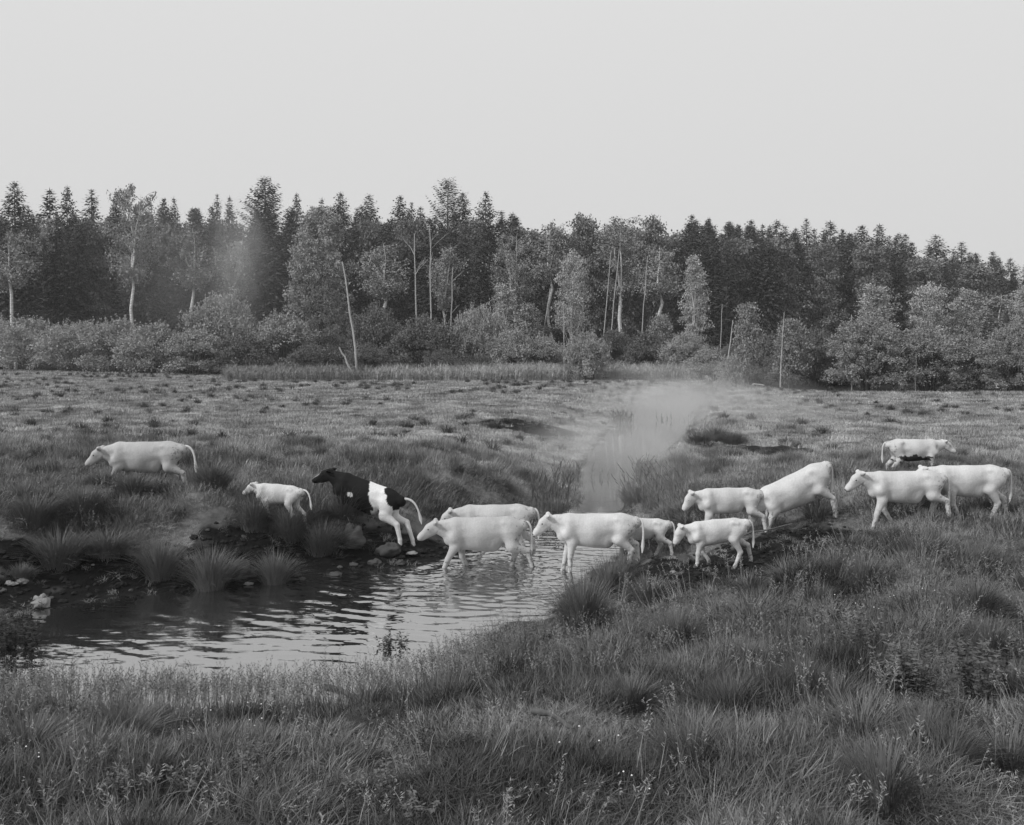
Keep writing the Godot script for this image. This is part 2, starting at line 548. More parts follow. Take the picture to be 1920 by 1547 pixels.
func snag(tall: float, thick: float, bend: Vector3, stubs: int, limbs: int) -> MB:   # a dead, broken stem
	var t := MB.new()
	var pts := []
	var rad := []
	for i in 8:
		var q := i / 7.0
		pts.append(Vector3(0, tall * q - 0.4 * (1.0 - q), 0) + bend * sin(q * PI * 0.5) * q + (ball() * thick * 0.5 if i else Vector3.ZERO))
		rad.append(thick * lerpf(1.0, 0.45, q))
	t.tube(pts, rad, 7, g(1.0))
	for i in stubs:
		var q := r(0.25, 0.85)
		var p: Vector3 = pts[int(q * 7)]
		var out := (flat_dir() + Vector3.UP * r(-0.2, 0.9)).normalized()
		t.tube([p, p + out * r(0.4, 1.1)], [thick * 0.28, thick * 0.1], 4, g(1.0))
	for i in limbs:
		var q := r(0.55, 1.0)
		var p: Vector3 = pts[int(q * 7)]
		var out := (flat_dir() + Vector3.UP * r(0.5, 1.6)).normalized()
		var e := p + out * tall * r(0.1, 0.2)
		t.tube(bent(p, e, 0.1, 3), thin(thick * 0.4, thick * 0.1, 3), 5, g(1.0))
		for k in 2: t.tube([p.lerp(e, 0.6), p.lerp(e, 0.6) + (out + ball() * 0.8).normalized() * tall * 0.07], [thick * 0.16, thick * 0.05], 4, g(1.0))
	return t

func rock(seed_: int, flat: float) -> ArrayMesh:
	var f := FastNoiseLite.new()
	f.seed = seed_
	f.frequency = 0.8
	var b := MB.new()
	var cols := 24
	var rows := 15
	for j in rows + 1:
		for i in cols:
			var la := PI * j / rows - PI / 2.0
			var lo := TAU * i / cols
			var p := Vector3(cos(la) * cos(lo), sin(la), cos(la) * sin(lo))
			var k := 1.0 + 0.55 * f.get_noise_3dv(p * 1.3) + 0.3 * f.get_noise_3dv(p * 3.1 + Vector3(9, 0, 0))
			k = lerpf(k, minf(k, 0.82 / maxf(0.3, absf(p.dot(Vector3(0.6, 0.62, 0.5).normalized())))), 0.4)
			p *= Vector3(1, flat, 0.85) * k
			p = Vector3(p.x, maxf(p.y, -0.5 * flat), p.z)
			b.vert(p, p.normalized(), g(1.0 + 0.5 * f.get_noise_3dv(p * 5.0)))
	for j in rows:
		for i in cols:
			var a := j * cols + i
			var e := j * cols + (i + 1) % cols
			b.tri(a, e, a + cols)
			b.tri(e, e + cols, a + cols)
	# facet-free normals from the deformed surface
	var nn := PackedVector3Array()
	nn.resize(b.v.size())
	for k in range(0, b.ix.size(), 3):
		var pa := b.v[b.ix[k]]
		var cr := (b.v[b.ix[k + 2]] - pa).cross(b.v[b.ix[k + 1]] - pa)
		for q in 3: nn[b.ix[k + q]] += cr
	for k in nn.size(): b.n[k] = nn[k].normalized() if nn[k].length() > 1e-9 else b.v[k].normalized()
	return b.mesh(null)

# ---------------------------------------------------------------- cattle: a skeleton of tapered bones, meshed as one skin
class Field:
	var o: Vector3
	var s: float
	var nx: int
	var ny: int
	var nz: int
	var f := PackedFloat32Array()
	func _init(lo: Vector3, hi: Vector3, cell: float) -> void:
		o = lo
		s = cell
		nx = int((hi.x - lo.x) / cell) + 2
		ny = int((hi.y - lo.y) / cell) + 2
		nz = int((hi.z - lo.z) / cell) + 2
		f.resize(nx * ny * nz)
		f.fill(9.0)
	func bone(a: Vector3, b: Vector3, ra: float, rb: float, k: float, squash := 1.0) -> void:
		var m := maxf(ra, rb) + k + 2.5 * s
		var lo := (Vector3(minf(a.x, b.x), minf(a.y, b.y), minf(a.z, b.z)) - Vector3.ONE * m - o) / s
		var hi := (Vector3(maxf(a.x, b.x), maxf(a.y, b.y), maxf(a.z, b.z)) + Vector3.ONE * m - o) / s
		var q := 1.0 / squash
		var a2 := Vector3(a.x, a.y, a.z * q)
		var ab := Vector3(b.x, b.y, b.z * q) - a2
		var inv := 1.0 / maxf(ab.length_squared(), 1e-6)
		for z in range(maxi(0, int(lo.z)), mini(nz, int(hi.z) + 1)):
			for y in range(maxi(0, int(lo.y)), mini(ny, int(hi.y) + 1)):
				var row := (z * ny + y) * nx
				for x in range(maxi(0, int(lo.x)), mini(nx, int(hi.x) + 1)):
					var p := Vector3(o.x + x * s, o.y + y * s, (o.z + z * s) * q) - a2
					var t := clampf(p.dot(ab) * inv, 0.0, 1.0)
					var d := (p - ab * t).length() - ra - (rb - ra) * t
					var e := f[row + x]
					var h := k - absf(d - e)
					f[row + x] = minf(d, e) - (h * h * 0.25 / k if h > 0.0 else 0.0)
	func carve(c: Vector3, rad: float, k: float) -> void:      # a soft hollow pressed into the skin
		var m := rad + k + 2.0 * s
		var lo := (c - Vector3.ONE * m - o) / s
		var hi := (c + Vector3.ONE * m - o) / s
		for z in range(maxi(0, int(lo.z)), mini(nz, int(hi.z) + 1)):
			for y in range(maxi(0, int(lo.y)), mini(ny, int(hi.y) + 1)):
				var row := (z * ny + y) * nx
				for x in range(maxi(0, int(lo.x)), mini(nx, int(hi.x) + 1)):
					var d := rad - (Vector3(o.x + x * s, o.y + y * s, o.z + z * s) - c).length()
					var e := f[row + x]
					var h := k - absf(d - e)
					f[row + x] = maxf(d, e) + (h * h * 0.25 / k if h > 0.0 else 0.0)
	func skin(b: MB, tint: Callable) -> void:
		var at := PackedInt32Array()
		at.resize(f.size())
		at.fill(-1)
		var off := [0, 1, nx, nx + 1, nx * ny, nx * ny + 1, nx * ny + nx, nx * ny + nx + 1]
		for z in nz - 1:
			for y in ny - 1:
				for x in nx - 1:
					var i := (z * ny + y) * nx + x
					var v0 := f[i]
					if v0 > 3.0 * s or v0 < -3.0 * s: continue
					var c := PackedFloat32Array([v0, f[i + 1], f[i + nx], f[i + nx + 1], f[i + off[4]], f[i + off[5]], f[i + off[6]], f[i + off[7]]])
					var neg := 0
					for k in 8:
						if c[k] < 0.0: neg += 1
					if neg == 0 or neg == 8: continue
					var sum := Vector3.ZERO
					var n := 0
					for k in 8:
						for ax in [1, 2, 4]:
							if k & ax: continue
							var e: int = k | ax
							if (c[k] < 0.0) != (c[e] < 0.0):
								var t := c[k] / (c[k] - c[e])
								var p := Vector3(k & 1, (k >> 1) & 1, (k >> 2) & 1)
								if ax == 1: p.x += t
								elif ax == 2: p.y += t
								else: p.z += t
								sum += p
								n += 1
					var p2 := o + (Vector3(x, y, z) + sum / n) * s
					var grad := Vector3(c[1] + c[3] + c[5] + c[7] - c[0] - c[2] - c[4] - c[6], c[2] + c[3] + c[6] + c[7] - c[0] - c[1] - c[4] - c[5], c[4] + c[5] + c[6] + c[7] - c[0] - c[1] - c[2] - c[3])
					at[i] = b.vert(p2, grad.normalized(), tint.call(p2))
		for z in range(1, nz - 1):
			for y in range(1, ny - 1):
				for x in range(1, nx - 1):
					var i := (z * ny + y) * nx + x
					var inside := f[i] < 0.0
					for ax in 3:
						var st: int = [1, nx, nx * ny][ax]
						if (f[i + st] < 0.0) == inside: continue
						var u: int = [nx, nx * ny, 1][ax]
						var w: int = [nx * ny, 1, nx][ax]
						var q0 := at[i - u - w]
						var q1 := at[i - w]
						var q2 := at[i]
						var q3 := at[i - u]
						if q0 < 0 or q1 < 0 or q2 < 0 or q3 < 0: continue
						if inside:
							b.tri(q0, q2, q1); b.tri(q0, q3, q2)
						else:
							b.tri(q0, q1, q2); b.tri(q0, q2, q3)

func spin(p: Vector3, about: Vector3, deg: float) -> Vector3:      # turns in the animal's side plane; positive lifts the head end
	var q := p - about
	var an := deg_to_rad(-deg)
	return about + Vector3(q.x * cos(an) - q.y * sin(an), q.x * sin(an) + q.y * cos(an), q.z)

# The animal looks along -x in its own axes. pose: pitch (degrees, + = climbing), neck and face (degrees), four legs as [swing, bend], tail.
func cow(label: String, where: Vector3, turn: float, size: float, pose: Dictionary, coat: Callable, called := "cow", category := "cow", wade := 0.0) -> Node3D:
	var o := thing(called, label, category, where, "cattle crossing the stream")
	o.rotation.y = deg_to_rad(turn)
	o.scale = Vector3.ONE * size
	var young: float = pose.get("young", 0.0)          # calves: longer legs, slimmer barrel, shorter head
	var pitch: float = pose.get("pitch", 0.0)
	var mid := Vector3(0.1, 0.95, 0)
	var slim := 1.0 - 0.17 * young
	var long := 1.0 - 0.1 * young
	var B := func(x: float, y: float, z := 0.0) -> Vector3: return spin(Vector3(x * long, y, z), mid, pitch)
	var bones := []
	var withers: Vector3 = B.call(-0.60, 1.04)
	var barrel: Vector3 = B.call(-0.05, 0.95 + 0.05 * young)
	var hips: Vector3 = B.call(0.62, 1.05)
	bones.append([withers, barrel, 0.265 * slim, 0.335 * slim, 0.08, 0.84])
	bones.append([barrel, hips, 0.335 * slim, 0.255 * slim, 0.08, 0.88])
	bones.append([hips, B.call(0.90, 1.11), 0.25 * slim, 0.15, 0.10, 0.95])
	bones.append([B.call(-0.62, 0.92), B.call(-0.76, 0.80), 0.22 * slim, 0.13, 0.12, 0.8])       # brisket
	bones.append([B.call(-0.5, 0.75), B.call(0.22, 0.73 + 0.1 * young), 0.17, 0.215 * slim, 0.12, 0.95])     # belly line
	bones.append([B.call(-0.55, 1.16), B.call(0.55, 1.2), 0.1, 0.09, 0.12, 0.8])                  # back
	for m in [-1.0, 1.0]:
		bones.append([B.call(0.5, 1.19, 0.16 * m), B.call(0.6, 1.17, 0.19 * m), 0.08, 0.065, 0.06, 1.0])   # hook bones
		bones.append([B.call(0.86, 1.13, 0.1 * m), B.call(0.93, 1.1, 0.1 * m), 0.065, 0.05, 0.05, 1.0])   # pin bones
		bones.append([B.call(-0.62, 1.12, 0.13 * m), B.call(-0.68, 0.86, 0.19 * m), 0.1, 0.11, 0.1, 1.0])   # shoulder blade
	# neck and head
	var neck: float = pose.get("neck", 15.0)
	var n0: Vector3 = B.call(-0.66, 1.08)
	var n1 := n0 + Vector3(-cos(deg_to_rad(neck + pitch)), sin(deg_to_rad(neck + pitch)), 0) * (0.43 - 0.07 * young) + Vector3(0, 0, pose.get("aside", 0.0) * 0.3)
	bones.append([n0, n0.lerp(n1, 0.55), 0.21 * slim, 0.155 * slim, 0.10, 0.78])
	bones.append([n0.lerp(n1, 0.5), n1, 0.158 * slim, 0.115, 0.07, 0.8])
	bones.append([B.call(-0.74, 0.94), n1 + Vector3(0.06, -0.08, 0), 0.13, 0.07, 0.12, 0.7])       # dewlap
	# legs
	var hoofs := []
	var legs: Array = pose.get("legs", [[0, 0], [0, 0], [0, 0], [0, 0]])
	for k in 4:
		var m := -1.0 if k % 2 == 0 else 1.0            # -z first: with the head to the left of the picture that is the far side
		var front := k < 2
		var chain := []
		var rad := []
		if front:
			chain = [Vector3(-0.60 * long, 0.92, 0.15 * m), Vector3(-0.53 * long, 0.69, 0.165 * m), Vector3(-0.56 * long, 0.40, 0.15 * m), Vector3(-0.55 * long, 0.12, 0.145 * m), Vector3(-0.585 * long, 0.035, 0.145 * m)]
			rad = [0.16 * slim, 0.108 * slim, 0.066, 0.047, 0.055]
		else:
			chain = [Vector3(0.66 * long, 0.98, 0.14 * m), Vector3(0.55 * long, 0.72, 0.17 * m), Vector3(0.84 * long, 0.47, 0.15 * m), Vector3(0.78 * long, 0.13, 0.145 * m), Vector3(0.74 * long, 0.035, 0.145 * m)]
			rad = [0.22 * slim, 0.135 * slim, 0.068, 0.05, 0.057]
		var hub: Vector3 = chain[0]
		var swing: float = legs[k][0]
		var bend: float = legs[k][1]
		for q in range(1, 5): chain[q] = spin(chain[q], hub, swing)
		for q in range(3, 5): chain[q] = spin(chain[q], chain[2], -bend)
		var moved := spin(hub, mid, pitch) - hub
		for q in 5: chain[q] += moved * (1.0 if q < 2 else 0.85)
		# set the foot down on the ground under it
		if not legs[k].size() > 2:
			var foot: Vector3 = o.transform * chain[4]
			var want := (height(foot.x, foot.z) - where.y) / size - wade + 0.03
			var top: float = chain[0].y
			var k2: float = (top - want) / (top - chain[4].y)
			for q in range(1, 5): chain[q].y = top + (chain[q].y - top) * k2
		for q in 4: bones.append([chain[q], chain[q + 1], rad[q], rad[q + 1], 0.1 if q == 0 else (0.06 if q == 1 else 0.03), 1.0 if q else 0.75])
		hoofs.append([chain[4], chain[3]])
	var lo := Vector3(9, 9, 9)
	var hi := -lo
	for e in bones:
		for q in 2:
			var p: Vector3 = e[q]
			var rr: float = e[2 + q] + 0.09
			lo = lo.min(p - Vector3.ONE * rr)
			hi = hi.max(p + Vector3.ONE * rr)
	var skin := Field.new(lo, hi, 0.026)
	for e in bones: skin.bone(e[0], e[1], e[2], e[3], e[4], e[5])
	for m in [-1.0, 1.0]:
		skin.carve(B.call(0.38, 1.13, 0.36 * m), 0.13, 0.09)            # hungry groove before the hip
		skin.carve(B.call(0.33, 0.84, 0.42 * m), 0.15, 0.1)             # flank
		skin.carve(B.call(-0.42, 0.98, 0.4 * m), 0.14, 0.08)            # behind the shoulder
		skin.carve(B.call(-0.80, 1.04, 0.27 * m), 0.1, 0.06)            # before the shoulder
		skin.carve(B.call(0.99, 0.86, 0.0), 0.12, 0.06)                 # between the thighs
	var b := MB.new()
	skin.skin(b, coat)
	# the head on a finer grid
	var face := deg_to_rad(pose.get("face", -38.0) - 10.0 + pitch * 0.6)
	var fw := Vector3(-cos(face), sin(face), pose.get("aside", 0.0)).normalized()
	var up := Vector3(-fw.y, fw.x, 0).normalized()
	if up.y < 0.0: up = -up
	var side := fw.cross(up).normalized()
	var poll := n1 + up * 0.05
	var hs := 0.98 - 0.06 * young
	var H := func(a: float, u: float, w: float) -> Vector3: return poll + (fw * a + up * u + side * w) * hs
	var head := []
	head.append([H.call(-0.04, 0.0, 0), H.call(0.13, -0.005, 0), 0.098, 0.105, 0.05])
	head.append([H.call(0.13, -0.015, 0), H.call(0.38, -0.045, 0), 0.105, 0.072, 0.05])
	head.append([H.call(0.38, -0.055, 0.02), H.call(0.44, -0.06, 0.03), 0.072, 0.062, 0.04])
	head.append([H.call(0.38, -0.055, -0.02), H.call(0.44, -0.06, -0.03), 0.072, 0.062, 0.04])
	head.append([H.call(0.02, -0.12, 0), H.call(0.38, -0.11, 0), 0.095, 0.05, 0.05])
	head.append([n0.lerp(n1, 0.75), H.call(0.0, -0.03, 0), 0.125, 0.105, 0.05])
	for m in [-1.0, 1.0]:
		head.append([H.call(0.12, 0.035, 0.075 * m), H.call(0.19, 0.02, 0.075 * m), 0.03, 0.025, 0.03])       # brow
		head.append([H.call(-0.03, 0.03, 0.09 * m), H.call(-0.07, 0.04, 0.18 * m), 0.028, 0.055, 0.02])      # ear
		head.append([H.call(-0.07, 0.04, 0.18 * m), H.call(-0.10, 0.05, 0.31 * m), 0.055, 0.014, 0.02])
	lo = Vector3(9, 9, 9)
	hi = -lo
	for e in head:
		for q in 2:
			var p: Vector3 = e[q]
			lo = lo.min(p - Vector3.ONE * 0.17)
			hi = hi.max(p + Vector3.ONE * 0.17)
	var skull := Field.new(lo, hi, 0.018)
	for e in head: skull.bone(e[0], e[1], e[2], e[3], e[4])
	var muzzle: Vector3 = H.call(0.47, -0.06, 0)
	var pale: Callable = coat
	skull.skin(b, func(p: Vector3) -> Color: return g(0.28) if p.distance_to(muzzle) < 0.055 else pale.call(p))
	part("body", b.mesh(hide_material), o)
	for m in [-1.0, 1.0]:
		var eye := SphereMesh.new()
		eye.radius = 0.026
		eye.height = 0.052
		eye.radial_segments = 8
		eye.rings = 5
		var eo := part("eye", eye, o, dark_material)
		eo.position = H.call(0.155, 0.0, 0.098 * m)
		var nostril := SphereMesh.new()
		nostril.radius = 0.014
		nostril.height = 0.028
		nostril.radial_segments = 8
		nostril.rings = 5
		var no := part("nostril", nostril, o, dark_material)
		no.position = H.call(0.495, -0.035, 0.045 * m)
	# tail
	var root: Vector3 = B.call(0.95, 1.2)
	var tb := MB.new()
	var pts := []
	var rad2 := []
	var out: float = pose.get("tail", 0.1)
	for i in 10:
		var q := i / 9.0
		pts.append(root + Vector3(0.05 + out * q * 0.9 + 0.06 * sin(q * 3.0), 0.03 * sin(q * PI) * 3.0 - (0.78 - absf(out) * 0.35) * q * q * 0.55 - (0.78 - absf(out) * 0.35) * q * 0.45, pose.get("flick", 0.05) * q))
		rad2.append(lerpf(0.034, 0.017, q) if i < 7 else [0.03, 0.045, 0.012][i - 7])
	tb.tube(pts, rad2, 7, pose.get("tail_tone", g(0.62)))
	part("tail", tb.mesh(hide_material), o)
	for e in hoofs:
		var hb := MB.new()
		var f: Vector3 = e[0]
		hb.tube([f + Vector3(-0.02, -0.045, 0), f + Vector3(-0.012, 0.0, 0), f + Vector3(0.015, 0.045, 0)], [0.062, 0.057, 0.046], 8, g(0.09))
		part("hoof", hb.mesh(dark_vertex_material), o)
	return o

# ---------------------------------------------------------------- materials shared between things
var hide_material: StandardMaterial3D
var dark_material: StandardMaterial3D
var dark_vertex_material: StandardMaterial3D
var grass_material: StandardMaterial3D
var bark_material: StandardMaterial3D
var birch_material: StandardMaterial3D
var dead_material: StandardMaterial3D
var stone_material: StandardMaterial3D
var dark_stone_material: StandardMaterial3D
var tones := {}

func leaf_tone(v: float) -> StandardMaterial3D:
	if not tones.has(v):
		tones[v] = material(v, 0.7, 0.16)
	return tones[v]

func textured(v: float, tex: Texture2D, scale: float, rough := 0.9, stretch := 1.0) -> StandardMaterial3D:
	var m := material(v, rough)
	m.albedo_texture = tex
	m.uv1_triplanar = true
	m.uv1_scale = Vector3(scale, scale * stretch, scale)
	return m

func make_materials() -> void:
	hide_material = material(1.0, 0.85)
	hide_material.metallic_specular = 0.2
	hide_material.uv1_triplanar = true
	hide_material.uv1_scale = Vector3.ONE * 1.5
	hide_material.albedo_texture = noise_texture(0.025, 0.8, 1.07, 15, 512, FastNoiseLite.TYPE_SIMPLEX_SMOOTH, 6)
	hide_material.heightmap_enabled = true
	hide_material.heightmap_texture = noise_texture(0.009, 0.0, 1.0, 16, 512, FastNoiseLite.TYPE_SIMPLEX_SMOOTH, 4)
	hide_material.heightmap_scale = 0.4
	dark_material = material(0.02, 0.25)
	dark_vertex_material = material(1.0, 0.7)
	grass_material = material(1.0, 0.75, 0.06)
	var rugged := noise_texture(0.02, 0.35, 1.0, 11)
	bark_material = textured(0.16, rugged, 1.2)
	birch_material = textured(0.8, noise_texture(0.012, 0.4, 1.1, 12, 256, FastNoiseLite.TYPE_SIMPLEX, 3), 0.5, 0.8, 3.0)
	dead_material = textured(0.6, rugged, 0.6)
	var grit := noise_texture(0.03, 0.45, 1.0, 13)
	stone_material = textured(0.36, grit, 1.3)
	dark_stone_material = textured(0.1, grit, 1.3)

# ---------------------------------------------------------------- the scene
func _ready() -> void:
	rng.seed = 20240
	# camera: a level lens, shifted down so that uprights stay upright
	var cam := Camera3D.new()
	cam.name = "camera"
	cam.projection = Camera3D.PROJECTION_FRUSTUM
	cam.near = 0.1
	cam.far = 3000.0
	cam.size = 1547.0 / FOCAL * cam.near
	cam.frustum_offset = Vector2(0, -(773.5 - HORIZON) / FOCAL * cam.near)
	cam.position = Vector3(0, EYE, 0)
	cam.current = true
	add_child(cam)
	# an even, bright overcast sky
	var sky := ProceduralSkyMaterial.new()
	sky.sky_horizon_color = s(0.515)
	sky.sky_top_color = s(0.755)
	sky.sky_curve = 1.0
	sky.ground_horizon_color = s(0.3)
	sky.ground_bottom_color = s(0.12)
	sky.sun_angle_max = 0.0
	var env := Environment.new()
	env.background_mode = Environment.BG_SKY
	env.sky = Sky.new()
	env.sky.sky_material = sky
	env.tonemap_mode = Environment.TONE_MAPPER_LINEAR
	env.tonemap_exposure = 1.3
	env.sdfgi_enabled = true
	env.ssao_enabled = true
	env.ssil_enabled = true
	env.fog_enabled = true
	env.fog_density = 0.00026
	env.fog_light_color = Color(0.9, 0.9, 0.9)
	env.volumetric_fog_enabled = true
	env.volumetric_fog_density = 0.0
	var we := WorldEnvironment.new()
	we.name = "environment"
	we.environment = env
	add_child(we)
	# the low, veiled sun behind the photographer's left shoulder
	var sun := DirectionalLight3D.new()
	sun.name = "sun"
	sun.light_energy = 0.6
	sun.light_color = Color(1, 1, 1)
	sun.light_angular_distance = 8.0
	sun.shadow_enabled = true
	sun.rotation_degrees = Vector3(-36, -58, 0)
	add_child(sun)

	n_hummock.seed = 5; n_hummock.frequency = 0.42; n_hummock.fractal_octaves = 2
	n_patch.seed = 8; n_patch.frequency = 0.09; n_patch.fractal_octaves = 3
	n_fine.seed = 3; n_fine.frequency = 1.3; n_fine.fractal_octaves = 3
	n_dome.seed = 17; n_dome.noise_type = FastNoiseLite.TYPE_CELLULAR; n_dome.frequency = 0.85; n_dome.fractal_type = FastNoiseLite.FRACTAL_NONE; n_dome.cellular_return_type = FastNoiseLite.RETURN_DISTANCE; n_dome.cellular_jitter = 1.0
	make_materials()
	make_shore()
	make_mud()
	print("shore ", Time.get_ticks_msec())
	build_ground()
	build_water()
	print("land ", Time.get_ticks_msec())
	build_trees()
	print("trees ", Time.get_ticks_msec())
	build_grass()
	print("grass ", Time.get_ticks_msec())
	build_cattle()
	print("cattle ", Time.get_ticks_msec())
	build_details()
	build_mist()
	print("done ", Time.get_ticks_msec())

func spaced(from: float, to: float, fine0: float, fine1: float, cell: float, grow: float) -> PackedFloat32Array:
	var out := PackedFloat32Array()
	var x := fine0
	while x < fine1:
		out.append(x)
		x += cell
	var step := cell
	while x < to:
		out.append(x)
		step *= grow
		x += step
	out.append(to)
	var before := PackedFloat32Array()
	step = cell
	x = fine0 - step
	while x > from:
		before.append(x)
		step *= grow
		x -= step
	before.append(from)
	before.reverse()
	before.append_array(out)
	return before

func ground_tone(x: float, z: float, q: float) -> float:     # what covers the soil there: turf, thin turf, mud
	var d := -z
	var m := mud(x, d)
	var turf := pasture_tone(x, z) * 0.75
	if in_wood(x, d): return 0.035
	var bare := 0.011 + 0.008 * n_fine.get_noise_2d(x * 2.0, z * 2.0)
	if q < 0.25: return lerpf(0.02, bare, smoothstep(-0.2, 0.25, q))
	return lerpf(turf, bare, smoothstep(0.25, 0.6, m))

func pasture_tone(x: float, z: float) -> float:
	# lush ungrazed growth on the near bank and along the water, pale cropped turf on the pasture beyond
	var d := -z
	var far_side := smoothstep(19.0, 27.0, d - 0.15 * maxf(x, 0.0) + 2.5 * n_patch.get_noise_2d(x * 2.0, z * 2.0))
	var cropped := smoothstep(30.0, 44.0, d + 8.0 * n_patch.get_noise_2d(x, z))
	var v := lerpf(0.19, 0.22, far_side)
	v = lerpf(v, 0.37, cropped)
	return v * clampf(1.0 + lerpf(0.9, 0.45, cropped) * n_patch.get_noise_2d(x * 2.2 + 70.0, z * 2.2) + 0.35 * n_hummock.get_noise_2d(x * 1.3 + 9.0, z * 1.3), 0.45, 1.9)

func build_ground() -> void:
	var xs := spaced(-700.0, 700.0, -16.0, 17.0, 0.2, 1.035)
	var zs := spaced(-1500.0, 30.0, -64.0, -8.0, 0.2, 1.035)
	var b := MB.new()
	var w := xs.size()
	for z in zs:
		for x in xs:
			var q := shore_distance(x, -z)
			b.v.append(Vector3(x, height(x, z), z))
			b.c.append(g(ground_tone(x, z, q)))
	b.n.resize(b.v.size())
	for j in zs.size():
		for i in w:
			var k := j * w + i
			var a := b.v[k - 1 if i > 0 else k]
			var c := b.v[k + 1 if i < w - 1 else k]
			var e := b.v[k - w if j > 0 else k]
			var f := b.v[k + w if j < zs.size() - 1 else k]
			b.n[k] = (f - e).cross(c - a).normalized()
			if i < w - 1 and j < zs.size() - 1:
				b.tri(k, k + 1, k + w)
				b.tri(k + 1, k + w + 1, k + w)
	var m := material(1.0, 0.95)
	m.albedo_texture = noise_texture(0.03, 0.55, 1.35, 21, 512, FastNoiseLite.TYPE_SIMPLEX_SMOOTH, 5)
	m.uv1_triplanar = true
	m.uv1_world_triplanar = true
	m.uv1_scale = Vector3.ONE * 0.37
	m.heightmap_enabled = true
	m.heightmap_texture = noise_texture(0.02, 0.0, 1.0, 22, 512, FastNoiseLite.TYPE_SIMPLEX_SMOOTH, 5)
	m.heightmap_scale = 5.0
	single("ground", b.mesh(m), "rough pasture and muddy banks of trampled mud on both sides of the stream", "ground", Vector3.ZERO, "", "structure")

func ripple(x: float, d: float) -> float:
	# rings that spread from the wading legs, and small chop about them
	var h := 0.0
	var calm := smoothstep(34.0, 28.0, d)
	for c in [[-1.95, 23.6, 0.5, 0.009], [-0.1, 23.4, 0.68, 0.009], [1.25, 23.7, 0.38, 0.006], [-3.4, 23.0, 0.95, 0.007]]:
		var q := Vector2(x - c[0], (d - c[1]) * 1.25).length()
		var k: float = TAU / c[2]
		var fade := exp(-q * 0.2) * smoothstep(0.0, 0.6, q)
		h += c[3] * fade * (0.35 + 1.3 * maxf(0.0, n_patch.get_noise_2d(x * 5.0 + c[0] * 9.0, d * 5.0) + 0.25)) * sin(k * q + 5.0 * n_patch.get_noise_2d(x * 2.5, d * 2.5 + c[0]))
	var chop := exp(-pow((x - 0.3) / 3.2, 2.0) - pow((d - 23.4) / 2.6, 2.0))
	h += (0.0022 + 0.011 * chop) * n_fine.get_noise_2d(x * 1.3, d * 3.4)
	h += 0.003 * n_hummock.get_noise_2d(x * 1.1, d * 3.2)
	return h * calm

func build_water() -> void:
	var b := MB.new()
	for pass_ in 2:
		var cell := 0.055 if pass_ == 0 else 0.5
		var x0 := -16.0 if pass_ == 0 else -2.0
		var x1 := 5.0 if pass_ == 0 else 36.0
		var d0 := 14.0 if pass_ == 0 else 34.0
		var d1 := 34.0 if pass_ == 0 else 138.0
		var nx := int(round((x1 - x0) / cell)) + 1
		var nd := int(round((d1 - d0) / cell)) + 1
		var at := PackedInt32Array()
		at.resize(nx * nd)
		at.fill(-1)
		for j in nd:
			for i in nx:
				var x := x0 + i * cell
				var d := d0 + j * cell
				if shore_distance(x, d) > 0.25 + cell * 1.5: continue
				var e := 0.02
				var h := 0.0
				var n := Vector3.UP
				if pass_ == 0:
					h = ripple(x, d)
					n = Vector3(-(ripple(x + e, d) - h) / e, 1.0, (ripple(x, d + e) - h) / e).normalized()
				at[j * nx + i] = b.vert(Vector3(x, h, -d), n, g(1.0))
		for j in nd - 1:
			for i in nx - 1:
				var k := j * nx + i
				if at[k] < 0 or at[k + 1] < 0 or at[k + nx] < 0 or at[k + nx + 1] < 0: continue
				b.tri(at[k], at[k + nx], at[k + 1])
				b.tri(at[k + 1], at[k + nx], at[k + nx + 1])
	var m := StandardMaterial3D.new()
	m.albedo_color = s(0.02)
	m.refraction_enabled = true
	m.refraction_scale = 0.16
	m.roughness = 0.04
	m.metallic_specular = 0.75
	m.clearcoat_enabled = true
	m.clearcoat = 1.0
	m.clearcoat_roughness = 0.03
	single("stream_water", b.mesh(m), "slow dark stream water rippling away from the wading cattle", "water", Vector3.ZERO, "", "structure")

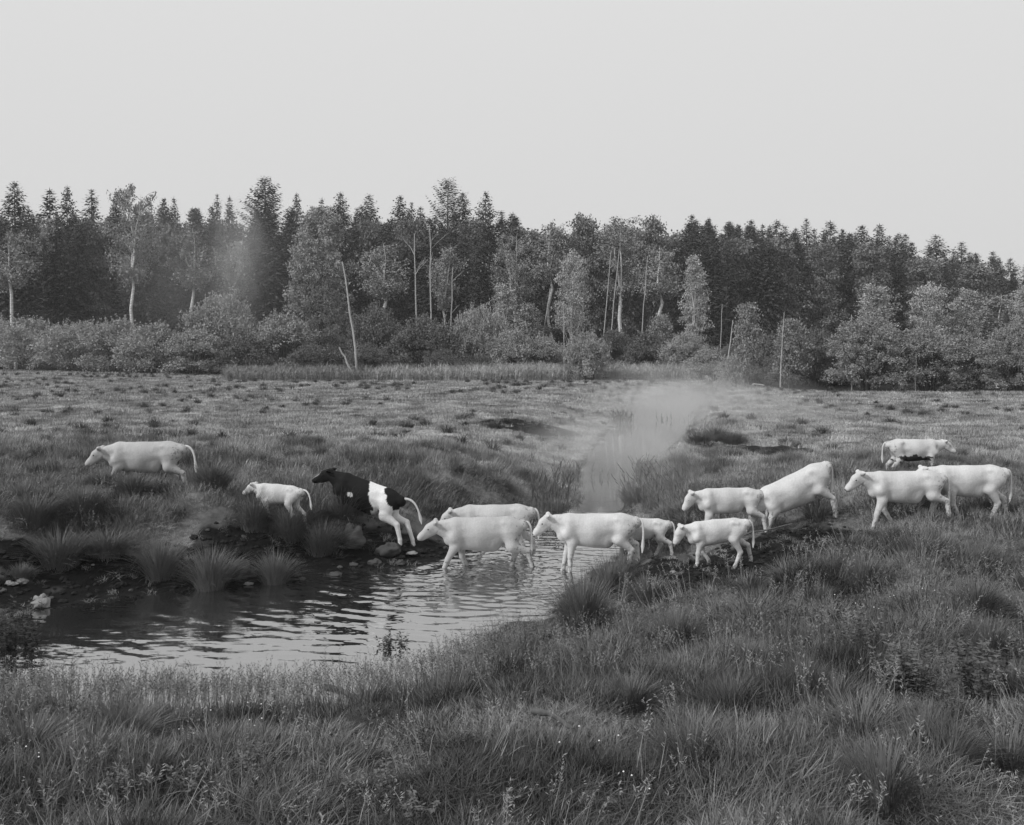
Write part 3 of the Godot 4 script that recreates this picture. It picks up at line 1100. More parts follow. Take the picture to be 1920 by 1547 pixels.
# ---------------------------------------------------------------- grass
func scatter(parent: Node, called: String, protos: Array, d0: float, d1: float, cell: float, chance: Callable) -> void:
	# chance(x, d, shore distance) -> [height factor (0 = none), tone]
	var lists := []
	for p in protos: lists.append([[], []])
	var d := d0
	while d < d1:
		var half := 0.54 * d + 3.0
		var x := -half
		while x < half:
			var px := x + r(0.0, cell)
			var pd := d + r(0.0, cell)
			x += cell
			var q := shore_distance(px, pd)
			if q < -0.1: continue
			var c: Array = chance.call(px, pd, q)
			var k: float = c[0]
			if k <= 0.04: continue
			var wd := k * 1.3 if called == "clods" else minf(1.0, 0.5 + k * 0.5)
			var t := Basis(Vector3.UP, rng.randf() * TAU).scaled(Vector3(r(0.8, 1.2) * wd, k, r(0.8, 1.2) * wd))
			if pd < 45.0 and called != "clods":
				var e := 0.16
				var h0 := height(px, -pd)
				var tilt := Vector3(-(height(px + e, -pd) - h0) / e, 1.0 / 0.9, (height(px, -pd - e) - h0) / e).normalized()
				t = Basis(Quaternion(Vector3.UP, tilt)) * t
			var l = lists[rng.randi() % lists.size()]
			l[0].append(Transform3D(t, Vector3(px, height(px, -pd), -pd)))
			l[1].append(g(c[1]))
		d += cell
	for i in protos.size():
		var mm := MultiMesh.new()
		mm.transform_format = MultiMesh.TRANSFORM_3D
		mm.use_colors = true
		mm.mesh = protos[i]
		var ts: Array = lists[i][0]
		var cs: Array = lists[i][1]
		mm.instance_count = ts.size()
		for k in ts.size():
			mm.set_instance_transform(k, ts[k])
			mm.set_instance_color(k, cs[k])
		var o := MultiMeshInstance3D.new()
		o.name = called
		o.multimesh = mm
		o.set_meta("kind", "stuff")
		parent.add_child(o, true)

func meadow(x: float, d: float, q: float) -> Array:
	if in_wood(x, d): return [0.0, 0.0]
	var m := mud(x, d)
	if m > 0.35 and rng.randf() < 0.93: return [0.0, 0.0]
	var tone := pasture_tone(x, -d)
	var lush := n_patch.get_noise_2d(x * 2.6 + 31.0, d * 2.6)
	var tall := 0.8 + 0.95 * lush
	var dark := smoothstep(0.05, 0.35, n_hummock.get_noise_2d(x * 0.8 + 200.0, -d * 0.8))
	tone *= lerpf(1.0, 0.6, dark)
	tall *= lerpf(1.0, 1.25, dark)
	if q < 0.7 and d > 18.0: tall *= 0.55
	if d < 17.0 and x < 0.5: tall *= lerpf(0.5, 1.0, smoothstep(0.6, 3.0, q))
	if x > 0.2 and d > 15.0 and d < 25.0: tall *= lerpf(0.5, 1.0, smoothstep(1.5, 4.0, q))
	var trod := trodden(x, d)
	if trod > -1.2 and d < 40.0: tall *= lerpf(1.0, 0.4, smoothstep(-1.2, 0.2, trod))
	if x < -2.0 and d > 24.5 and d < 34.0: tall *= 1.25
	return [clampf(tall * r(0.6, 1.3), 0.22, 1.8), tone * r(0.65, 1.4)]

func build_grass() -> void:
	var holder := Node3D.new()
	holder.name = numbered("meadow_grass")
	add_child(holder)
	tag(holder, "long rough grass covering both banks and the pasture", "grass", "", "stuff")
	var A := []
	for i in 5: A.append(tuft(25, 0.12, 0.33, 0.005, 0.95, 4).mesh(grass_material))
	scatter(holder, "grass", A, 6.5, 15.0, 0.1, meadow)
	var B2 := []
	for i in 4: B2.append(tuft(34, 0.17, 0.31, 0.006, 0.85, 3).mesh(grass_material))
	scatter(holder, "grass", B2, 15.0, 24.0, 0.16, meadow)
	var C := []
	for i in 4: C.append(tuft(36, 0.24, 0.32, 0.008, 0.6, 3).mesh(grass_material))
	scatter(holder, "grass", C, 24.0, 42.0, 0.23, meadow)
	var D := []
	for i in 4: D.append(tuft(46, 0.42, 0.24, 0.014, 0.7, 2).mesh(grass_material))
	scatter(holder, "grass", D, 42.0, 78.0, 0.42, meadow)
	var E := []
	for i in 4: E.append(tuft(60, 0.8, 0.24, 0.024, 0.7, 2).mesh(grass_material))
	scatter(holder, "grass", E, 78.0, 140.0, 0.8, meadow)
	var G := []
	for i in 3: G.append(tuft(60, 1.4, 0.26, 0.04, 0.7, 2).mesh(grass_material))
	scatter(holder, "grass", G, 140.0, 230.0, 1.5, meadow)
	# flowering stems along the near shore and dotted through the near bank
	var S := []
	for i in 4: S.append(stalks(7, 0.18, 0.66).mesh(grass_material))
	scatter(holder, "flowering_grass", S, 12.5, 16.5, 0.17, func(x: float, d: float, q: float) -> Array:
		var edge := smoothstep(2.2, 0.5, q) * (1.0 if x < 0.5 else 0.35)
		return [r(0.75, 1.15) if rng.randf() < edge * 0.8 + 0.08 else 0.0, 0.17])
	scatter(holder, "flowering_grass", S, 7.0, 30.0, 0.5, func(x: float, d: float, _q: float) -> Array:
		return [r(0.7, 1.0) if rng.randf() < (0.45 if x > 2.0 else 0.3) and mud(x, d) < 0.3 else 0.0, 0.27])
	# low herbs on the left bank and at the right edge
	var W := []
	for i in 3: W.append(weed(5, 0.42, 0.05).mesh(grass_material))
	scatter(holder, "herbs", W, 8.0, 36.0, 0.34, func(x: float, d: float, q: float) -> Array:
		if mud(x, d) > 0.3 or q < 0.4: return [0.0, 0.0]
		var rich := n_patch.get_noise_2d(x * 2.0 - 55.0, d * 2.0)
		if x < -6.0 and d > 22.0: rich += 0.25
		if x > 4.5 and d < 20.0: rich += 0.22
		return [r(0.5, 1.0) if rich > 0.3 and rng.randf() < 0.6 else 0.0, 0.15])
	# dark tussocks strewn over the pasture
	var T := []
	for i in 3: T.append(hummock(90, 0.5, 0.42, 0.016).mesh(grass_material))
	scatter(holder, "tussocks", T, 40.0, 150.0, 1.9, func(x: float, d: float, q: float) -> Array:
		var dense := n_patch.get_noise_2d(x * 0.8 + 12.0, d * 0.5) + 0.25 * (1.0 if q < 5.0 else 0.0)
		return [r(0.5, 1.15) * lerpf(1.0, 1.4, smoothstep(60.0, 130.0, d)) if dense > 0.02 and rng.randf() < 0.5 else 0.0, 0.1])
	var T2 := []
	for i in 4: T2.append(hummock(340, 0.46, 0.46, 0.005).mesh(grass_material))
	scatter(holder, "tussocks", T2, 9.0, 40.0, 0.85, func(x: float, d: float, q: float) -> Array:
		if mud(x, d) > 0.3 or q < 0.6: return [0.0, 0.0]
		var dense := n_patch.get_noise_2d(x * 1.6 + 12.0, d * 1.6) + (0.18 if x > 1.0 else 0.02) + (0.1 if d > 23.0 else 0.0)
		return [r(0.6, 1.1) if dense > 0.1 and rng.randf() < 0.55 else 0.0, 0.16])
	# clods and gravel on the trampled mud
	var K := []
	for i in 3:
		var clod := rock(40 + i, 0.7)
		clod.surface_set_material(0, dark_vertex_material)
		K.append(clod)
	scatter(holder, "clods", K, 16.0, 34.0, 0.16, func(x: float, d: float, q: float) -> Array:
		if mud(x, d) < 0.3 or q < 0.02 or rng.randf() < 0.5: return [0.0, 0.0]
		return [0.041 + 0.05 * pow(rng.randf(), 5.0), 0.018 if rng.randf() < 0.96 else 0.08])
	# reeds before the wood
	var R := []
	for i in 3: R.append(reed(14, 0.7, 2.1, 0.03, Vector3(-0.2, 0, 0), 0.5).mesh(grass_material))
	var bed := Node3D.new()
	bed.name = numbered("reed_bed")
	add_child(bed)
	tag(bed, "pale reed bed along the foot of the wood behind the pasture", "reeds", "", "stuff")
	scatter(bed, "reeds", R, 122.0, 142.0, 0.75, func(x: float, d: float, q: float) -> Array:
		var px := x / d * FOCAL + MID
		if px < 425.0 or px > 1440.0 or q < 0.6: return [0.0, 0.0]
		if px > 1060.0 and d < 126.0: return [0.0, 0.0]
		var k := 0.85 if px > 680.0 else 0.7
		return [k * r(0.8, 1.1) + 0.25 * n_patch.get_noise_2d(x * 2.0, d * 2.0), 0.4 if px > 700.0 else 0.26])

# ---------------------------------------------------------------- the wood
var kinds := {}
const species := {"grey_alder": 0.34, "alder_bush": 0.16, "spruce": 0.085, "thin_spruce": 0.085, "broad_spruce": 0.085, "pine": 0.11, "birch": 0.28, "alder": 0.2, "aspen": 0.42, "small": 0.28, "bush": 0.33, "willow": 0.28}

func make_kinds() -> void:
	kinds.spruce = [spruce(25.0, 6.6, 0.05, 0.6, 0.05), spruce(26.0, 5.6, 0.08, 0.9, 0.08), spruce(24.0, 7.6, 0.1, 0.4, 0.14, 0.55), spruce(25.0, 5.8, 0.06, 0.3, 0.2, 0.42), spruce(23.0, 7.0, 0.05, 1.1, 0.12, 0.6), spruce(27.0, 6.2, 0.12, 0.7, 0.25, 0.48)]
	kinds.thin_spruce = [spruce(22.0, 4.4, 0.1, 0.9, 0.22, 0.36), spruce(24.0, 4.0, 0.3, 0.8, 0.3, 0.34)]
	kinds.broad_spruce = [spruce(28.0, 12.5, 0.12, 0.1, 0.08, 0.62)]
	kinds.pine = [spruce(28.0, 9.5, 0.3, -0.6, 0.3, 0.8)]
	kinds.birch = [birch(26.0, 9.5, 0.36, 7000, 0.5), birch(22.0, 7.0, 0.45, 4600, 0.62, 0.04), birch(20.0, 6.0, 0.5, 3600, 0.5, -0.06)]
	kinds.grey_alder = [broadleaf(22.0, 14.0, 0.1, 64, 0.28, 30000)]
	kinds.alder = [broadleaf(21.0, 12.0, 0.12, 50, 0.3, 18000), broadleaf(20.0, 10.0, 0.18, 40, 0.32, 14000), broadleaf(18.0, 9.0, 0.25, 36, 0.32, 12000)]
	kinds.aspen = [broadleaf(16.0, 7.5, 0.36, 32, 0.23, 10000, 1, 0.75), broadleaf(17.0, 6.0, 0.3, 28, 0.23, 8600, 2, 0.6)]
	kinds.small = [broadleaf(9.0, 6.0, 0.25, 22, 0.24, 7000, 2), broadleaf(8.0, 6.5, 0.18, 26, 0.22, 8000, 3)]
	kinds.bush = [shrub(6.0, 8.0, 34, 0.2, 17000), shrub(5.0, 9.0, 36, 0.19, 18000), shrub(6.5, 6.5, 30, 0.2, 15000)]
	kinds.willow = [shrub(9.5, 10.0, 44, 0.21, 26000, 0.08), shrub(9.0, 8.0, 36, 0.21, 20000, 0.08)]
	kinds.alder_bush = [shrub(6.5, 8.0, 30, 0.22, 15000, 0.05), shrub(5.5, 7.0, 26, 0.22, 13000, 0.05)]
	for k in kinds:
		for v in kinds[k]:
			v.trunk_mesh = v.trunk.mesh(birch_material if k == "birch" or k == "aspen" else bark_material)
			v.crown_mesh = v.crown.mesh(leaf_tone(0.1))

func plant(kind: String, variant: int, px: float, top: float, d: float, wide: float, label: String, called: String, category: String, group := "", foot := 0.0) -> Node3D:
	# wide in columns of the photograph; foot: row of the base where it is known to differ from the ground
	var v: Dictionary = kinds[kind][(variant + (3 if rng.randf() < 0.5 else 0)) if kind == "spruce" else variant]
	var at := spot(px, d)
	if foot > 0.0: at.y = minf(at.y, level(foot, d))
	var o := thing(called, label, category, at, group)
	var tall := level(top, d) - at.y
	o.scale = Vector3(wide / FOCAL * d / v.wide, tall / v.tall, wide / FOCAL * d / v.wide)
	o.rotation.y = rng.randf() * TAU
	part("trunk", v.trunk_mesh, o)
	part("crown", v.crown_mesh, o, leaf_tone(species[kind]))
	return o

func skyline(px: float) -> float:        # row of the general treetop line
	var pts := [[-300, 385], [0, 392], [300, 390], [600, 388], [950, 398], [1040, 410], [1160, 400], [1240, 408], [1400, 424], [1600, 436], [1750, 462], [1920, 490], [2300, 510]]
	for i in pts.size() - 1:
		if px < pts[i + 1][0]:
			return lerpf(pts[i][1], pts[i + 1][1], (px - pts[i][0]) / (pts[i + 1][0] - pts[i][0]))
	return 530.0

func build_trees() -> void:
	make_kinds()
	# the mass of the wood, too deep and dark to count
	var mass := Node3D.new()
	mass.name = numbered("forest")
	add_child(mass)
	tag(mass, "dark mass of spruce and broadleaf wood behind the front trees", "forest", "", "stuff")
	for entry in [["spruce", 3, 170], ["spruce", 4, 170], ["spruce", 5, 170], ["alder", 1, 100], ["alder", 2, 100], ["birch", 1, 60]]:
		var v: Dictionary = kinds[entry[0]][entry[1]]
		var both: ArrayMesh = v.trunk.mesh(bark_material if entry[0] != "birch" else birch_material)
		v.crown.mesh(leaf_tone(species[entry[0]]), both)
		var mm := MultiMesh.new()
		mm.transform_format = MultiMesh.TRANSFORM_3D
		mm.mesh = both
		mm.instance_count = entry[2]
		for k in entry[2]:
			var px := r(-260.0, 2180.0)
			if entry[0] == "spruce" and px > 970.0 and px < 1270.0: px += 330.0
			if entry[0] != "spruce" and k % 3 == 0: px = r(960.0, 1290.0)
			var front := 188.0 if px < 620.0 else (176.0 if px < 1260.0 else 178.0 + 0.05 * (px - 1260.0))
			var d := front + 75.0 * pow(rng.randf(), 1.2) + (14.0 if entry[0] != "spruce" else 0.0)
			var at := spot(px, d)
			var tall := level(skyline(px) + r(-8.0, 60.0) + (25.0 if entry[0] != "spruce" else 0.0), d) - at.y
			var sc: float = tall / v.tall
			var wd := sc * r(0.85, 1.15)
			mm.set_instance_transform(k, Transform3D(Basis(Vector3.UP, rng.randf() * TAU).scaled(Vector3(wd, sc, wd)), at))
		var o := MultiMeshInstance3D.new()
		o.name = "trees"
		o.multimesh = mm
		o.set_meta("kind", "stuff")
		mass.add_child(o, true)
	# shadowed undergrowth between the first bushes and the wood
	var under := Node3D.new()
	under.name = numbered("undergrowth")
	add_child(under)
	tag(under, "low scrub filling the floor of the wood edge", "undergrowth", "", "stuff")
	for vi in 3:
		var v: Dictionary = kinds.bush[vi]
		var both: ArrayMesh = v.trunk.mesh(bark_material)
		v.crown.mesh(leaf_tone(species.alder_bush), both)
		var mm := MultiMesh.new()
		mm.transform_format = MultiMesh.TRANSFORM_3D
		mm.mesh = both
		mm.instance_count = 60
		for k in 60:
			var px := r(-240.0, 2160.0)
			var d := wood_edge(px) + r(12.0, 60.0)
			var sc := r(0.5, 0.95)
			mm.set_instance_transform(k, Transform3D(Basis(Vector3.UP, rng.randf() * TAU).scaled(Vector3(sc, sc * r(0.7, 1.2), sc)), spot(px, d)))
		var o := MultiMeshInstance3D.new()
		o.name = "scrub"
		o.multimesh = mm
		o.set_meta("kind", "stuff")
		under.add_child(o, true)
	var G1 := "spruces breaking the skyline"
	# kind, variant, column, top row, distance, width, label
	var spires := [
		["spruce", 0, 27, 338, 215, 66, "tall dark spruce, leftmost of the spires on the skyline"],
		["thin_spruce", 0, 93, 350, 225, 58, "pale ragged spruce with a bare lower stem beside the leftmost dark spire"],
		["spruce", 1, 126, 345, 212, 52, "dense dark spruce just right of the pale ragged one"],
		["thin_spruce", 1, 172, 352, 240, 52, "hazy pale spruce with a thin knobbed tip left of the tall birch"],
		["thin_spruce", 0, 217, 355, 215, 38, "slender dark spruce touching the left side of the tall twin birch"],
		["spruce", 1, 307, 368, 235, 40, "small hazy spruce right of the tall twin birch crown"],
		["thin_spruce", 0, 326, 366, 242, 36, "narrow hazy spruce tip, second to the right of the twin birch"],
		["thin_spruce", 1, 407, 361, 240, 34, "thin pale spruce above the rising column of mist"],
		["thin_spruce", 0, 430, 364, 238, 34, "pale spruce tip between the mist column and the broad crowned spruce"],
		["broad_spruce", 0, 497, 329, 205, 118, "very broad spruce with layered fans, tallest left of the big alder"],
		["spruce", 1, 556, 358, 218, 42, "dark narrow spruce beside the very broad one"],
		["thin_spruce", 0, 604, 368, 225, 36, "small dark spruce tip over the big alder crown"],
		["spruce", 0, 638, 358, 218, 58, "pointed spruce over the right shoulder of the big alder"],
		["spruce", 2, 692, 361, 220, 62, "spruce with stepped branches behind the pale broken snag"],
		["spruce", 0, 750, 364, 222, 56, "dark spruce left of the tall ragged pine"],
		["thin_spruce", 1, 772, 376, 226, 34, "short thin spruce tip close against the ragged pine"],
		["spruce", 1, 868, 357, 214, 56, "spruce leaning on the right of the tall ragged pine"],
		["spruce", 2, 911, 356, 220, 60, "open branched spruce, last high spire before the skyline drops"],
		["spruce", 1, 965, 402, 215, 46, "low spruce tip in the dip of the skyline"],
		["spruce", 0, 1297, 400, 225, 50, "dark spruce tip right of the rounded leafy skyline"],
		["thin_spruce", 0, 1330, 404, 240, 36, "faint thin spruce right of the first tip past the leafy crowns"],
		["spruce", 1, 1368, 412, 240, 44, "hazy spruce, third tip past the rounded leafy skyline"],
		["spruce", 0, 1408, 410, 235, 56, "bushy hazy spruce, first of the even row of far spires"],
		["thin_spruce", 0, 1430, 416, 245, 36, "small spruce wedged between two bushy far spires"],
		["spruce", 2, 1457, 409, 238, 56, "pointed far spruce, second bushy spire of the even row"],
		["spruce", 1, 1492, 424, 250, 44, "pale blunt far spruce before the darkest spire of the row"],
		["spruce", 0, 1512, 408, 230, 44, "darkest and sharpest spire in the far row of spruces"],
		["spruce", 2, 1557, 411, 240, 62, "full rounded far spruce in the middle of the row"],
		["thin_spruce", 1, 1579, 427, 245, 32, "thin far spruce right of the full rounded one"],
		["thin_spruce", 0, 1597, 434, 248, 30, "smallest tip in the far row of spruces"],
		["spruce", 0, 1616, 420, 240, 60, "broad far spruce right of the smallest tip"],
		["spruce", 1, 1649, 417, 242, 56, "sharp far spruce, last tall one before the gap"],
		["spruce", 2, 1684, 434, 245, 50, "left of two joined spruces at the gap in the skyline"],
		["spruce", 0, 1698, 437, 240, 46, "darker right half of two joined spruces at the gap"],
		["spruce", 2, 1755, 438, 245, 72, "big double topped spruce right of the skyline gap"],
		["spruce", 0, 1803, 452, 255, 54, "spruce over the willows, first past the double topped one"],
		["spruce", 1, 1829, 472, 262, 48, "low hazy spruce between two taller ones near the frame edge"],
		["thin_spruce", 0, 1862, 468, 265, 44, "ragged hazy spruce, second from the right frame edge"],
		["spruce", 2, 1895, 482, 270, 52, "faintest spruce at the right end of the skyline"],
	]
	for e in spires: plant(e[0], e[1], e[2], e[3], e[4], e[5] * 1.5, e[6], "spruce_tree", "tree", G1)
	plant("pine", 0, 840, 334, 208, 110, "tall ragged pine with upswept limbs, highest point of the middle wood", "pine_tree", "tree")
	plant("spruce", 0, 902, 444, 172, 70, "young spruce standing clear before the dark wood with a bare stem", "spruce_tree", "tree")
	var G2 := "leafy trees of the wood edge"
	var leafy := [
		["birch", 0, 250, 330, 180, 92, "tall white stemmed birch with twin leaders, high above the bushes", "birch_tree"],
		["birch", 1, 30, 420, 178, 84, "slender white birch at the left frame edge", "birch_tree"],
		["birch", 1, 92, 395, 192, 60, "thin birch with a white upper stem between two dark spruces", "birch_tree"],
		["birch", 1, 353, 420, 184, 80, "straight thin birch rising from the dome shaped bush", "birch_tree"],
		["birch", 2, 448, 440, 186, 70, "misty birch standing in the column of mist", "birch_tree"],
		["alder", 1, 170, 405, 196, 120, "dark leafy tree left of the twin birch", "alder_tree"],
		["alder", 2, 320, 420, 200, 110, "leafy tree between the twin birch and the mist", "alder_tree"],
		["alder", 2, 400, 410, 204, 90, "rounded leafy tree behind the column of mist", "alder_tree"],
		["grey_alder", 0, 600, 388, 162, 190, "big pale alder with a wide rounded crown behind the broken snag", "alder_tree"],
		["alder", 1, 690, 405, 185, 100, "dark leafy tree behind the right side of the big alder", "alder_tree"],
		["alder", 1, 770, 405, 190, 120, "dark leafy tree behind the bare white stems", "alder_tree"],
		["alder", 1, 890, 405, 192, 120, "dark rounded tree under the open branched spruce", "alder_tree"],
		["birch", 1, 712, 448, 158, 90, "pale loose birch right of the broken snag", "birch_tree"],
		["birch", 2, 840, 452, 160, 58, "small leafy birch with a white stem by the two dead ones", "birch_tree"],
		["birch", 0, 962, 430, 165, 80, "pale birch in front of the dip in the skyline", "birch_tree"],
		["aspen", 1, 945, 528, 150, 80, "low bright birch bush with a thin white stem", "birch_tree"],
		["birch", 1, 1035, 405, 188, 80, "hazy birch crown left of the rounded leafy skyline", "birch_tree"],
		["alder", 2, 1095, 400, 188, 100, "rounded leafy crown, first of the hump in the skyline", "alder_tree"],
		["birch", 0, 1160, 393, 185, 110, "leafy crown at the top of the hump in the skyline", "birch_tree"],
		["alder", 2, 1222, 403, 190, 90, "leafy crown at the right end of the skyline hump", "alder_tree"],
		["aspen", 0, 1072, 470, 148, 84, "bright round topped aspen standing before the dark wood", "aspen_tree"],
		["aspen", 1, 1303, 474, 152, 72, "bright narrow aspen right of the leaning white stems", "aspen_tree"],
		["birch", 1, 1240, 455, 172, 84, "birch with a curved white stem behind the round bush", "birch_tree"],
		["alder", 1, 1380, 440, 190, 120, "leafy tree behind the leaning alder", "alder_tree"],
		["alder", 2, 1460, 445, 192, 120, "leafy tree below the second bushy far spire", "alder_tree"],
		["alder", 1, 1545, 450, 194, 120, "leafy tree below the middle of the far row", "alder_tree"],
		["alder", 2, 1630, 455, 196, 120, "leafy tree over the left shoulder of the big willow", "alder_tree"],
		["alder", 1, 1730, 480, 198, 130, "leafy tree under the double topped spruce", "alder_tree"],
		["alder", 2, 1830, 495, 200, 130, "leafy tree behind the willows near the right frame edge", "alder_tree"],
		["small", 0, 1402, 568, 104, 74, "leaning alder with a dark bare foot beside the small white plank", "alder_tree"],
		["small", 1, 1483, 598, 103, 96, "rounded dark alder behind the thin pale pole", "alder_tree"],
		["aspen", 1, 1640, 530, 108, 110, "tall pale willow crown with twisted light limbs, left of the pair", "willow_tree"],
		["aspen", 0, 1745, 530, 108, 110, "tall pale willow crown with forked light limbs, right of the pair", "willow_tree"],
		["aspen", 1, 1812, 538, 110, 90, "loose willow crown between the forked one and the white forked birch", "willow_tree"],
		["birch", 2, 1872, 545, 106, 88, "birch with a white forked stem above the willows at the right", "birch_tree"],
		["aspen", 0, 1925, 530, 112, 90, "pale leafy tree cut by the right frame edge", "willow_tree"],
		["small", 0, 990, 570, 146, 80, "low leafy tree between the low bright birch and the round topped aspen", "alder_tree"],
		["small", 1, 1240, 590, 140, 80, "low leafy tree under the curved white stem", "alder_tree"],
	]
	for e in leafy: plant(e[0], e[1], e[2], e[3], e[4], e[5] * (1.15 if e[0] == "birch" else 1.0), e[6], e[7], "tree", G2)
	var G3 := "bushes along the wood edge"
	var bushes := [
		["bush", 1, -40, 590, 182, 190, "pale willow bush cut by the left frame edge"],
		["bush", 0, 60, 594, 172, 160, "pale willow bush, second from the left frame edge"],
		["bush", 1, 150, 602, 165, 160, "pale willow bush left of the twin birch foot"],
		["bush", 2, 222, 590, 162, 120, "tallest pale bush right at the twin birch foot"],
		["bush", 0, 290, 604, 156, 150, "pale bush right of the twin birch foot"],
		["bush", 2, 372, 612, 148, 130, "pale bush where the left bush belt ends, lower front"],
		["bush", 0, 408, 548, 158, 150, "dome shaped bush rising above the pale belt"],
		["alder_bush", 1, 455, 622, 146, 120, "dark bush at the right foot of the dome shaped one"],
		["bush", 2, 528, 578, 150, 130, "rounded bush under the left side of the big alder"],
		["alder_bush", 0, 590, 640, 142, 110, "low dark bush behind the reeds left of the snag"],
		["alder_bush", 0, 705, 562, 138, 120, "large dark bush directly behind the broken snag"],
		["alder_bush", 0, 690, 640, 130, 90, "low dark bush at the foot of the snag"],
		["alder_bush", 0, 800, 582, 134, 150, "biggest dark bush under the bare white stems"],
		["alder_bush", 0, 830, 650, 130, 80, "low dark bush right of the biggest one"],
		["bush", 1, 900, 572, 142, 120, "rounded bush under the young spruce"],
		["bush", 0, 955, 618, 138, 110, "middle bush behind the reeds below the low bright birch"],
		["bush", 2, 1020, 625, 138, 90, "bush left below the round topped aspen"],
		["bush", 0, 1104, 620, 124, 92, "bright cone shaped bush standing out before the reeds"],
		["alder_bush", 1, 1215, 620, 138, 100, "dark round bush behind the reeds right of the bright cone"],
		["bush", 0, 1285, 622, 132, 96, "bush below the bright narrow aspen"],
		["bush", 2, 1330, 648, 120, 90, "low bush at the end of the stream before the leaning alder"],
		["bush", 1, 1375, 665, 112, 70, "smallest low bush left of the leaning alder foot"],
		["alder_bush", 0, 1528, 610, 108, 90, "dark bush filling the gap left of the big willow"],
		["willow", 0, 1632, 585, 99, 175, "big willow with bright leaves spilling to the ground on its left"],
		["willow", 1, 1740, 610, 99, 150, "dark footed willow right of the big bright one"],
		["willow", 1, 1822, 622, 98, 120, "low bright willow with a rounded front near the right edge"],
		["willow", 0, 1905, 600, 99, 130, "willow bush cut by the right frame edge"],
	]
	for e in bushes: plant(e[0], e[1], e[2], e[3], e[4], e[5], e[6], "willow_bush", "bush", G3)
	# dead and bare stems
	var G4 := "bare stems at the wood edge"
	var dead := [
		[668, 700, 490, 127, 0.2, Vector3(-1.6, 0, 0), 6, 0, "pale broken snag with short stubs leaning left, tallest bare stem near the reeds"],
		[663, 702, 650, 126, 0.22, Vector3(-1.7, 0, 0), 1, 0, "short leaning broken stump at the foot of the pale snag"],
		[782, 640, 440, 150, 0.17, Vector3(-0.4, 0, 0), 3, 4, "grey dead tree with forked top, left of the two bare stems"],
		[809, 640, 428, 152, 0.18, Vector3(-0.2, 0, 0), 4, 3, "white dead birch with a hooked top, right of the two bare stems"],
		[845, 640, 500, 154, 0.17, Vector3(0.3, 0, 0), 1, 2, "white bare birch stem under the small leafy crown"],
		[1130, 650, 470, 162, 0.13, Vector3(1.3, 0, 0), 0, 1, "left of two leaning white stems before the dark gap"],
		[1143, 665, 470, 160, 0.14, Vector3(1.4, 0, 0), 0, 1, "right of two leaning white stems before the dark gap"],
		[1162, 670, 490, 166, 0.1, Vector3(0.3, 0, 0), 0, 0, "thin straight grey stem in the dark gap"],
		[1201, 640, 480, 164, 0.13, Vector3(1.1, 0, 0), 0, 1, "curved white stem right of the dark gap"],
		[1011, 640, 540, 148, 0.13, Vector3(1.5, 0, 0), 1, 1, "kinked white stem left of the round topped aspen"],
		[1058, 640, 565, 144, 0.11, Vector3(-0.1, 0, 0), 1, 0, "short bare white stem under the round topped aspen"],
		[1360, 665, 600, 124, 0.14, Vector3(0.9, 0, 0), 0, 0, "mottled white stem left of the leaning alder"],
		[1349, 665, 570, 150, 0.1, Vector3(0.4, 0, 0), 0, 0, "thin grey stem left of the mottled white one"],
		[1463, 722, 585, 101, 0.075, Vector3(0.35, 0, 0), 0, 0, "tall thin pale pole before the rounded dark alder"],
		[1597, 640, 590, 101, 0.09, Vector3(0, 0, 0), 0, 0, "pale post top sticking out above the big willow"],
		[1716, 732, 660, 97, 0.06, Vector3(0.1, 0, 0), 0, 0, "thin bare pole in the dark foot of the willows"],
	]
	for e in dead:
		var at := spot(e[0], e[3])
		var tall := level(e[2], e[3]) - at.y
		var m := snag(tall, e[4] * 0.8, e[5], e[6], e[7])
		single("dead_tree", m.mesh(dead_material), e[8], "dead tree", at, G4)

# ---------------------------------------------------------------- the herd
func white(v: float) -> Callable:
	var f := FastNoiseLite.new()
	f.seed = int(v * 1000.0)
	f.frequency = 1.6
	return func(p: Vector3) -> Color:
		var k := v * (1.0 + 0.2 * f.get_noise_3dv(p))
		# dried mud splashed on the lower legs and dung on the rump, in ragged spots
		var spots := f.get_noise_3dv(p * 5.0) + 0.6 * f.get_noise_3dv(p * 13.0)
		if p.y < 0.42 and spots > 0.05 + p.y * 0.9: k *= 0.45
		if p.x > 0.72 and spots + 0.4 * (p.x - 0.8) > 0.34: k *= 0.5
		return g(k)

